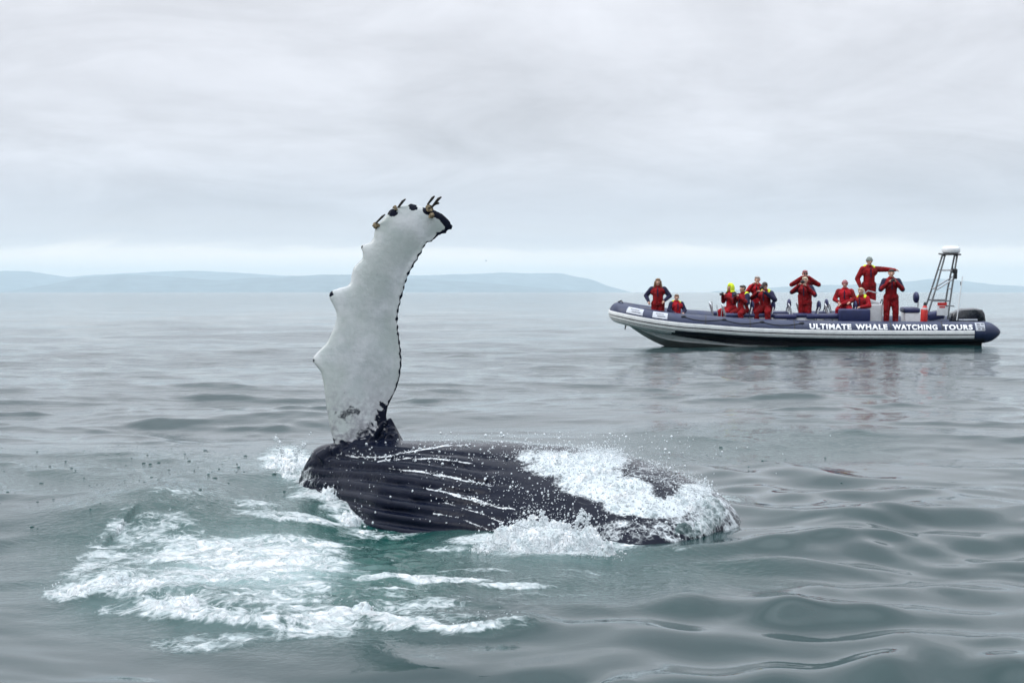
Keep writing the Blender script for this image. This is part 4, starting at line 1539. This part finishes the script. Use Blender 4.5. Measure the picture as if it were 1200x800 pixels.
# console
con = empty("helm_console", (bx(1030), .15, DECK))
con.parent = boat
MB().box((0, 0, .42), (.62, .75, .84), bev=.06).build("console_box", M['white'], con)
MB().box((-.02, 0, .90), (.50, .68, .14), rot=(0, R(18), 0), bev=.04).build("dash_panel", M['white'], con)
MB().box((-.26, 0, 1.12), (.03, .66, .42), rot=(0, R(-18), 0), bev=.01).build("windscreen", M['patch'], con)
wh = MB()
wh.tube([(.33 + .03 * math.sin(a), .17 * math.cos(a), .80 + .17 * math.sin(a)) for a in np.linspace(0, 2 * math.pi, 17)], .016, 6)
wh.build("steering_wheel", M['black'], con)
MB().tube([(-.3, -.36, .6), (-.34, -.38, 1.15), (-.2, -.38, 1.28), (.1, -.38, 1.2)], .02, 8).build("console_rail", M['steel'], con)
hs = empty("helm_seat", (bx(1075), 0, DECK))
hs.parent = boat
MB().box((0.04, 0, .28), (.55, .60, .56), bev=.05).build("seat_base", M['white'], hs)
MB().box((0, 0, .63), (.56, .66, .17), bev=.07).build("seat_cushion", M['cushion'], hs)
MB().tube([(.22, -.1, .5), (.25, -.1, .95), (.19, -.1, 1.02)], .022, 8).build("backrest_post", M['steel'], hs)
MB().ellipsoid((.17, -.1, 1.05), (.10, .2, .19)).build("backrest_pad", M['cushion'], hs)
fe = MB().tube([(bx(1084), -.9, .78), (bx(1084), -.9, .83), (bx(1084.4), -.9, 1.22), (bx(1085), -.9, 1.30), (bx(1085), -.9, 1.36)], [.10, .115, .115, .08, .045], 14).build("fire_extinguisher", M['red_gloss'], boat)
MB().lathe((bx(1085), -.9, 1.36), [(.05, 0), (.055, .04), (.03, .10)], 12).build("extinguisher_valve", M['black'], fe)
MB().lathe((bx(1084.6), -.9, 1.255), [(.112, -.03), (.112, .03)], 14).build("extinguisher_band", M['white'], fe)
MB().box((bx(1103), -.2, .98), (.55, .5, .28), rot=(0, R(-10), 0), bev=.08).build("stern_locker_cover", M['cushion'], boat)
# radar arch
arch = empty("radar_arch", (bx(1110), 0, DECK))
arch.parent = boat


def ap(u, v, y):
    return (bx(u) - bx(1110), y, bz(v) - DECK)


for sy in (-.30, .30):
    ty = sy * .55
    MB().tube([ap(1092, 374, sy), ap(1103, 338, sy * .85), ap(1114, 298, ty)], .030, 10).build("arch_leg", M['steel_dark'], arch)
    MB().tube([ap(1117.5, 374, sy), ap(1122, 338, sy * .85), ap(1128.5, 298, ty)], .030, 10).build("arch_leg", M['steel_dark'], arch)
    MB().tube([ap(1104, 339, sy * .85), ap(1127, 324, sy * .72)], .024, 8).build("diagonal_brace", M['steel'], arch)
    MB().tube([ap(1109, 316, sy * .72), ap(1126, 316, sy * .72)], .018, 8).build("crossbar", M['steel'], arch)
    MB().tube([ap(1099, 352, sy * .92), ap(1119, 352, sy * .92)], .024, 8).build("crossbar", M['steel_dark'], arch)
for (u, v, s) in ((1103, 338, .85), (1122, 338, .85), (1114, 299, .55), (1128, 299, .55)):
    MB().tube([ap(u, v, -.30 * s), ap(u, v, .30 * s)], .020, 8).build("crossbar", M['steel'], arch)
MB().box(ap(1121, 297, 0), (.60, .66, .05), bev=.02).build("radar_plate", M['black'], arch)
MB().lathe(ap(1122.5, 296, 0), [(.22, 0), (.285, .03), (.30, .08), (.295, .16), (.27, .205), (.20, .23), (.05, .24)], 28).build("radar_dome", M['white'], arch)
lm = MB()
lm.box(ap(1124.5, 316.5, -.3), (.16, .18, .15), bev=.03)
lm.box(ap(1125.5, 322, -.3), (.10, .12, .22), bev=.02)
lm.build("horn_lamp", M['black'], arch)
MB().tube([ap(1121.5, 316, -.42), ap(1121.2, 306, -.42)], .010, 6).build("short_aerial", M['black'], arch)
MB().tube([ap(1124, 374, -.75), ap(1127, 350, -.74), ap(1130, 322, -.72)], .016, 6).build("whip_aerial", M['white'], arch)
MB().box(ap(1130.5, 331, -.5), (.05, .05, .12), bev=.01).build("navigation_light", M['steel_dark'], arch)
sg = MB().box(ap(1108.5, 361, -.58), (.36, .015, .42), bev=.004).build("hanging_sign", M['white'], arch)
MB().box(ap(1108, 355, -.592), (.30, .006, .10)).build("sign_print", M['red_gloss'], sg)
MB().box(ap(1108, 358.6, -.592), (.18, .006, .05)).build("sign_print", M['red_gloss'], sg)
MB().tube([ap(1113, 374, -.3), ap(1114, 366, -.3), ap(1116, 357, -.3)], .018, 6).build("stern_post", M['steel'], arch)
MB().tube([ap(1112, 357, -.6), ap(1122, 357.5, -.6)], .02, 6).build("crossbar", M['steel_dark'], arch)
# outboard
ob_ = empty("outboard_engine", (bx(1142), -.2, .4))
ob_.parent = boat
cw = MB()
prof = [(-.56, .36), (-.60, .52), (-.55, .66), (-.25, .80), (.20, .83), (.44, .78), (.52, .66), (.56, .40), (.50, .34)]
cv, cf = [], []
for yy, s in ((-.27, .86), (-.24, .95), (-.15, 1.0), (.15, 1.0), (.24, .95), (.27, .86)):
    cv += [(x * s, yy, .55 + (z - .55) * s) for (x, z) in prof]
npf = len(prof)
for i in range(5):
    for k in range(npf):
        a, b = i * npf + k, i * npf + (k + 1) % npf
        cf.append((a, b, b + npf, a + npf))
cf += [tuple(range(npf)), tuple(reversed(range(5 * npf, 6 * npf)))]
cw.add(cv, cf).build("engine_cowl", M['cowl'], ob_)
MB().box((-.02, 0, .10), (.40, .34, .55), bev=.06).build("engine_leg", M['cowl'], ob_)
MB().box((-.05, -.275, .46), (.62, .012, .05)).build("cowl_stripe", M['patch'], ob_)
MB().box((.05, 0, -.45), (.20, .10, .60), bev=.03).build("gearcase", M['cowl'], ob_)
# thin sticks standing by the front seats
for (u0, v0, u1, v1) in ((838, 372, 836, 352), (843, 372, 842, 356), (847, 372, 848, 357)):
    MB().tube([(bx(u0), -.6, bz(v0)), (bx(u1), -.6, bz(v1))], .012, 6).build("flag_stick", M['steel'], boat)


# ------------------------------------------------------------------ people
def capsule(m, a, b, r0, r1, n=10):
    a, b = Vector(a), Vector(b)
    d = (b - a)
    L = d.length
    if L < 1e-5:
        d, L = Vector((0, 0, 1)), 1e-5
    d.normalize()
    pts, rs_ = [], []
    for t in (-1, -.85, -.5, 0):
        pts.append(a + d * t * r0)
        rs_.append(max(r0 * math.sqrt(max(0, 1 - t * t)), r0 * .12))
    for t in (0, .5, .85, 1):
        pts.append(b + d * t * r1)
        rs_.append(max(r1 * math.sqrt(max(0, 1 - t * t)), r1 * .12))
    m.tube(pts, rs_, n)


def seg_dist(P, a, b, r0, r1):
    a, b = np.array(a), np.array(b)
    d = b - a
    t = np.clip(((P - a) @ d) / (d @ d + 1e-9), 0, 1)
    return np.linalg.norm(P - a - t[:, None] * d, axis=1) - (r0 + (r1 - r0) * t)


PEOPLE = "people in red suits aboard the tour boat"


def person(u, v_top, y, height, yaw, label, arms, seated=False, sleeves='suit_navy', suit='suit', face='skin', hair=None, hair_kind='short', hood=None, lean=0.0, head_tilt=0.0, gloves=False, head_turn=0.0, stance=0.12, chestw=1.12, legfwd=.34):
    """figure whose head top shows at photo pixel (u, v_top); faces -Y before the yaw."""
    s = height / 1.76
    top = (H - (v_top - HOR) / F * (BD + y))
    feet_drop = 1.76 if not seated else 1.36
    loc = ((u - 600) / F * (BD + y), BD + y, top - feet_drop * s)
    root = empty("person", loc, (0, 0, R(yaw)))
    root.scale = (s, s, s)
    tag(root, label, "person", PEOPLE)
    B = []      # (a, b, r0, r1, material)
    base = 0.0 if not seated else -0.40
    pel = Vector((0, 0, .95 + base))
    ch = Vector((0, -.10 * lean - .02, 1.30 + base))
    nk = Vector((0, -.20 * lean - .02, 1.49 + base))
    hd = Vector((0, -.24 * lean - .045, 1.64 + base))
    cwid = .115 * chestw
    S, Nv, K_ = suit, sleeves, face
    B += [(pel + Vector((-.07, 0, -.04)), pel + Vector((.07, 0, -.04)), .17, .17, S), (pel, ch, .185, .185, S),
          (ch + Vector((-cwid, 0, .03)), ch + Vector((cwid, 0, .03)), .145, .145, S), (ch + Vector((-cwid, .02, .13)), ch + Vector((cwid, .02, .13)), .085, .085, S),
          (ch + Vector((0, 0, .12)), nk + Vector((0, 0, .01)), .10, .095, S), (nk, hd, .062, .062, K_),
          (nk + Vector((-.03, .02, .0)), nk + Vector((.03, .02, .0)), .085, .085, S)]
    hr = Euler((R(head_tilt), 0, R(head_turn))).to_matrix()

    def hp_(x, y_, z):
        return hd + hr @ Vector((x, y_, z))
    B += [(hp_(0, .018, .045), hp_(0, .0, .02), .092, .088, K_), (hp_(0, -.035, -.02), hp_(0, -.05, -.065), .066, .045, K_), (hp_(0, -.092, .012), hp_(0, -.112, -.022), .012, .018, K_),
          (hp_(-.088, .01, -.01), hp_(-.092, .018, .03), .014, .018, K_), (hp_(.088, .01, -.01), hp_(.092, .018, .03), .014, .018, K_), (hp_(-.04, -.078, .03), hp_(.04, -.078, .03), .016, .016, K_)]
    for sx, arm in zip((-1, 1), arms):
        sh = ch + Vector((sx * (cwid + .085), 0, .115))
        el, wr = sh + Vector(arm[0]), sh + Vector(arm[1])
        B += [(sh, el, .098, .082, Nv), (el, wr, .080, .058, arm[2] if len(arm) > 2 else Nv)]
        hm_ = 'glove' if gloves else face
        d = (wr - el).normalized()
        up_ = Vector((0, 0, 1)) if abs(d.z) < .9 else Vector((1, 0, 0))
        sd_ = d.cross(up_).normalized()
        pm = sd_.cross(d)
        pw = wr + d * .075
        B += [(wr, pw, .030, .036, hm_), (wr + d * .05 - sd_ * .022, pw - sd_ * .026, .022, .016, hm_), (wr + d * .05 + sd_ * .022, pw + sd_ * .026, .022, .016, hm_)]
        for q, ln in zip((-.033, -.011, .011, .033), (.058, .072, .068, .052)):
            f0 = pw + sd_ * q + d * .012
            f1 = f0 + d * ln * .55 - pm * .012
            f2 = f1 + d * ln * .25 - pm * .035
            B += [(f0, f1, .0115, .0105, hm_), (f1, f2, .0105, .0095, hm_)]
        t0 = wr + d * .03 - sd_ * sx * .028
        B += [(t0, t0 + d * .045 - sd_ * sx * .028, .013, .012, hm_), (t0 + d * .045 - sd_ * sx * .028, t0 + d * .08 - sd_ * sx * .030 - pm * .012, .012, .010, hm_)]
    for sx in (-1, 1):
        hip = pel + Vector((sx * .095, 0, -.06))
        if seated:
            kn = hip + Vector((sx * .10, -legfwd, -.10))
            an = kn + Vector((0, .04, -.40))
        else:
            kn = Vector((sx * stance, -.03, .50))
            an = Vector((sx * stance, .02, .09))
        B += [(hip, kn, .145, .108, S), (kn, an, .105, .09, S), (an, an + Vector((0, -.02, -.03)), .07, .06, 'glove'), (an + Vector((0, .03, -.045)), an + Vector((0, -.15, -.05)), .05, .042, 'glove')]
    m_ = MB()
    for (a, b, r0, r1, _m) in B:
        capsule(m_, a, b, r0, r1)
    o = link("tmp", m_.mesh("tmp"))
    md_ = o.modifiers.new("r", 'REMESH')
    md_.mode = 'VOXEL'
    md_.voxel_size = 0.015
    sm_ = o.modifiers.new("s", 'SMOOTH')
    sm_.iterations = 2
    me_ = bpy.data.meshes.new_from_object(o.evaluated_get(bpy.context.evaluated_depsgraph_get()))
    bpy.data.objects.remove(o)
    me_.name = "person_body"
    mats = []
    for b_ in B:
        if b_[4] not in mats:
            mats.append(b_[4])
    c_ = np.zeros(len(me_.polygons) * 3, np.float32)
    me_.polygons.foreach_get("center", c_)
    c_ = c_.reshape(-1, 3)
    best, bi = np.full(len(c_), 1e9), np.zeros(len(c_), np.int32)
    for (a, b, r0, r1, mm) in B:
        d = seg_dist(c_, a, b, r0, r1)
        k = d < best
        best[k], bi[k] = d[k], mats.index(mm)
    me_.polygons.foreach_set("use_smooth", np.ones(len(c_), bool))
    me_.materials.clear()
    for mm in mats:
        me_.materials.append(M[mm])
    me_.polygons.foreach_set("material_index", bi)
    ob = bpy.data.objects.new("body", me_)
    COL.objects.link(ob)
    ob.parent = root
    for sx in (-1, 1):
        MB().ellipsoid(hp_(sx * .034, -.086, .012), (.013, .008, .008), 8, 5).build("eye", M['eye'], root)
    MB().ellipsoid(hp_(0, -.090, -.052), (.024, .008, .007), 8, 5).build("mouth", M['lip'], root)
    if hair:
        h = MB()
        if hair_kind in ('short', 'long'):
            capsule(h, hp_(0, .040, .055), hp_(0, .03, .03), .098, .096, 14)
            capsule(h, hp_(-.045, -.045, .098), hp_(.045, -.045, .098), .042, .042, 10)
            if hair_kind == 'long':
                for sx in (-1, 1):
                    capsule(h, hp_(sx * .085, .0, .03), hp_(sx * .125, .0, -.17), .042, .036, 10)
                    capsule(h, hp_(sx * .05, .06, .0), hp_(sx * .075, .05, -.19), .06, .045, 10)
        elif hair_kind == 'beanie':
            capsule(h, hp_(0, .02, .060), hp_(0, .015, .07), .104, .100, 14)
            h.lathe(hp_(0, .01, .05), [(.104, -.02), (.112, -.01), (.112, .025), (.104, .035)], 18)
        elif hair_kind == 'cap':
            capsule(h, hp_(0, .02, .055), hp_(0, .012, .06), .100, .098, 14)
            h.box(hp_(0, -.12, .055), (.14, .12, .018), rot=(R(8), 0, R(head_turn)), bev=.006)
        h.build({'short': "hair", 'long': "long_hair", 'beanie': "knit_hat", 'cap': "peaked_cap"}[hair_kind], M[hair], root)
    if hood == 'up':
        h = MB()
        vs_, fs_ = [], []
        for i in range(12):
            t_ = i / 11
            for k in range(15):
                a_ = R(-128) + R(256) * k / 14
                z_ = -.16 + .34 * t_
                rad_ = .135 * math.sqrt(max(0.02, 1 - max(0, (t_ - .45) / .56) ** 2)) + (.03 if t_ < .15 else 0)
                vs_.append(hp_(rad_ * math.sin(a_), .02 + rad_ * math.cos(a_) * 1.05, z_))
        for i in range(11):
            for k in range(14):
                a = i * 15 + k
                fs_.append((a, a + 1, a + 16, a + 15))
        h.add(vs_, fs_)
        capsule(h, hp_(0, .03, .09), hp_(0, -.01, .10), .095, .09, 14)
        oo = h.build("raised_hood", M['neon'], root)
        sl = oo.modifiers.new("t", 'SOLIDIFY')
        sl.thickness = .014
    elif hood:
        h = MB()
        sx = 1 if hood != 'L' else -1
        capsule(h, nk + Vector((-.10, .10, .0)), nk + Vector((.10, .10, .0)), .07, .07, 12)
        capsule(h, nk + Vector((sx * .10, .08, .0)), nk + Vector((sx * .16, -.01, -.035)), .07, .055, 12)
        capsule(h, nk + Vector((-sx * .10, .08, .0)), nk + Vector((-sx * .13, .01, -.03)), .06, .045, 12)
        h.build("lowered_hood", M['neon'], root)
    # collar flap and chest straps
    MB().box(ch + Vector((0, -.180, .0)), (.035, .03, .30), bev=.01).build("zip_flap", M['suit_navy'], root)
    bpy.context.view_layer.update()
    return root, hd, hr


def hold(root, hd, hr, off, size, label, lens=.07, kind="camera"):
    p = root.matrix_world @ (hd + Vector(off))
    o = empty("handheld_camera" if kind == "camera" else "binoculars", p, root.rotation_euler)
    tag(o, label, kind, "cameras and binoculars held by passengers")
    if kind == "camera":
        MB().box((0, 0, 0), (size, .07, size * .68), bev=.012).build("camera_body", M['black'], o)
        MB().lathe((0, -.03, -.005), [(.036, 0), (.040, -lens), (.033, -lens - .005)], 14, 'Y').build("lens", M['black'], o)
        MB().box((0, .0, size * .40), (.06, .05, .03), bev=.008).build("viewfinder", M['black'], o)
    else:
        for sx in (-1, 1):
            MB().lathe((sx * .036, .06, 0), [(.020, 0), (.024, -.08), (.032, -.15), (.030, -.155)], 14, 'Y').build("barrel", M['black'], o)
        MB().box((0, 0, 0), (.05, .06, .03), bev=.008).build("bridge", M['black'], o)
    return o


UP = (((-.12, -.17, -.20), (.12, -.29, .08)), ((.12, -.17, -.20), (-.12, -.29, .08)))            # both hands to the face
CHEST = (((-.12, -.10, -.26), (.11, -.29, -.04), 'suit'), ((.12, -.10, -.26), (-.11, -.29, -.04), 'suit'))         # hands at chest height
LAP = (((-.12, -.06, -.27), (.02, -.26, -.36)), ((.12, -.06, -.27), (-.02, -.26, -.36)))
AKIMBO = (((-.20, .04, -.23), (-.10, -.12, -.42)), ((.19, -.02, -.24), (.02, -.18, -.40)))

person(771, 327, -.55, 1.66, -8, "woman with long light brown hair in a red suit with dark sleeves at the bow", AKIMBO, hair='hair_brown', hair_kind='long', chestw=1.15)
person(792.5, 345.5, -.75, 1.45, 14, "small passenger sitting low in the bow beside the long haired woman, yellow hood down", LAP, seated=True, hair='hair_brown', hood='R', suit='suit2', head_turn=-20)
a = person(857, 333.5, .2, 1.62, -62, "seated passenger wearing a raised neon yellow hood", CHEST, seated=True, hood='up', sleeves='suit_navy', suit='suit2')
b = person(871, 335, -.45, 1.62, -52, "dark haired passenger with lowered neon hood looking toward the bow", CHEST, seated=True, hair='hair_dark', hood='R', suit='suit', head_turn=-14)
person(887.5, 324.5, .55, 1.72, -18, "grey haired passenger standing behind the one in a dark cap", UP[::1], hair='hair_grey', sleeves='suit2', suit='suit2')
c = person(897, 331.5, -.45, 1.72, -28, "passenger in a dark cap holding a camera with both hands near the face", (((-.20, -.16, -.16), (.06, -.34, .03), 'suit'), ((.18, -.14, -.22), (-.10, -.34, .03), 'suit_navy')), seated=True, hair='hair_dark', hair_kind='cap', sleeves='suit_navy', hood='R', lean=.2)
d = person(943, 317.5, .50, 1.72, -6, "passenger with both elbows spread wide raising binoculars above the blond one", (((-.24, -.12, -.12), (.10, -.24, .13)), ((.24, -.12, -.12), (-.10, -.24, .13))), hair='hair_pink', sleeves='suit', face='skin_red')
e = person(943.5, 325.5, -.45, 1.70, -26, "blond passenger standing and taking a picture, navy patch on one arm", (((-.20, -.16, -.14), (.09, -.32, .09), 'suit'), ((.16, -.12, -.24), (-.07, -.33, .05), 'suit')), hair='hair_blond', sleeves='suit_navy', hood=None)
person(990, 329.5, -.30, 1.70, -16, "seated passenger in a pink knit hat behind the padded bench", LAP, seated=True, hair='hair_pink', hair_kind='beanie', sleeves='suit', suit='suit2', face='skin_red')
person(1010, 338, -.50, 1.66, -34, "seated passenger leaning an arm on the padded bench, neon hood down", (((-.22, -.20, -.14), (-.34, -.44, -.20), 'suit2'), ((.12, -.10, -.26), (-.10, -.32, -.30), 'suit2')), seated=True, hair='hair_blond', hood='R', sleeves='suit2', suit='suit', lean=.3, legfwd=.2)
person(1018, 302.5, .30, 1.86, 6, "tall crew member in a grey knit hat standing high with one arm stretched out", (((-.16, .03, -.30), (-.10, -.10, -.55)), ((.32, -.05, -.01), (.58, -.09, -.03))), hair='beanie', hair_kind='beanie', sleeves='suit', hood='R', chestw=1.1)
f = person(1044, 316.5, -.35, 1.84, -4, "passenger standing upright beside the helm with both hands at the chest", CHEST, hair='hair_dark', sleeves='suit_navy', suit='suit', stance=.14, chestw=1.15)
hold(*a, (0, -.34, -.22), .12, "dark camera in the lap of the passenger in the raised neon hood")
hold(*b, (0, -.34, -.20), .11, "dark camera held by the dark haired passenger with the neon hood down")
hold(*c, (0.0, -.27, -.04), .13, "dark camera held up by the passenger in the dark cap")
hold(*d, (0.0, -.20, .02), .12, "binoculars raised by the passenger with elbows spread wide", kind="binoculars")
hold(*e, (0.0, -.27, -.02), .13, "dark camera held up by the blond passenger standing")
hold(*f, (0, -.34, -.20), .12, "dark camera at the chest of the passenger beside the helm")


# ------------------------------------------------------------------ two distant birds
def bird(u, v, d, rot, label):
    o = empty("seabird", px(u, v, d), (R(6), R(10), R(rot)))
    tag(o, label, "bird", "seabirds far over the water")
    MB().tube([(-.19, 0, 0), (-.12, 0, .01), (0, 0, .015), (.12, 0, .01), (.19, 0, .02), (.24, 0, .015)], [.012, .04, .06, .05, .034, .006], 8).build("body", M['feather'], o)
    for sy in (-1, 1):
        vs_ = [(-.08, sy * .03, .02), (.08, sy * .03, .02), (.10, sy * .26, .12), (-.05, sy * .26, .11), (.02, sy * .56, .06), (-.05, sy * .55, .055)]
        vs_ += [(x, y, z - .015) for x, y, z in vs_]
        fs_ = [(0, 1, 2, 3), (3, 2, 4, 5), (6, 9, 8, 7), (9, 11, 10, 8), (0, 3, 9, 6), (3, 5, 11, 9), (1, 7, 8, 2), (2, 8, 10, 4), (5, 4, 10, 11), (0, 6, 7, 1)]
        MB().add(vs_, fs_).build("wing", M['feather'], o)


bird(569.5, 305.5, 460, 20, "tiny dark seabird flying over the hills beside the flipper")
bird(912.5, 294, 580, 70, "tiny dark seabird flying above the boat")

# ------------------------------------------------------------------ sea air
hb = MB().box((0, 0, 175.0), (69000, 69000, 540.0))
hzo = hb.build("haze", None, None, smooth=False)
mh = bpy.data.materials.new("sea_air")
mh.use_nodes = True
th_ = mh.node_tree
for n in list(th_.nodes):
    if n.type != 'OUTPUT_MATERIAL':
        th_.nodes.remove(n)
pv = N(th_, "ShaderNodeVolumePrincipled")
pv.inputs["Color"].default_value = (0.76, 0.92, 1.0, 1)
pv.inputs["Density"].default_value = 5.6e-5
pv.inputs["Anisotropy"].default_value = 0.0
th_.links.new(pv.outputs[0], th_.nodes["Material Output"].inputs["Volume"])
hzo.data.materials.append(mh)
tag(hzo, "thin pale sea haze that turns the far hills blue", "haze", kind="stuff")
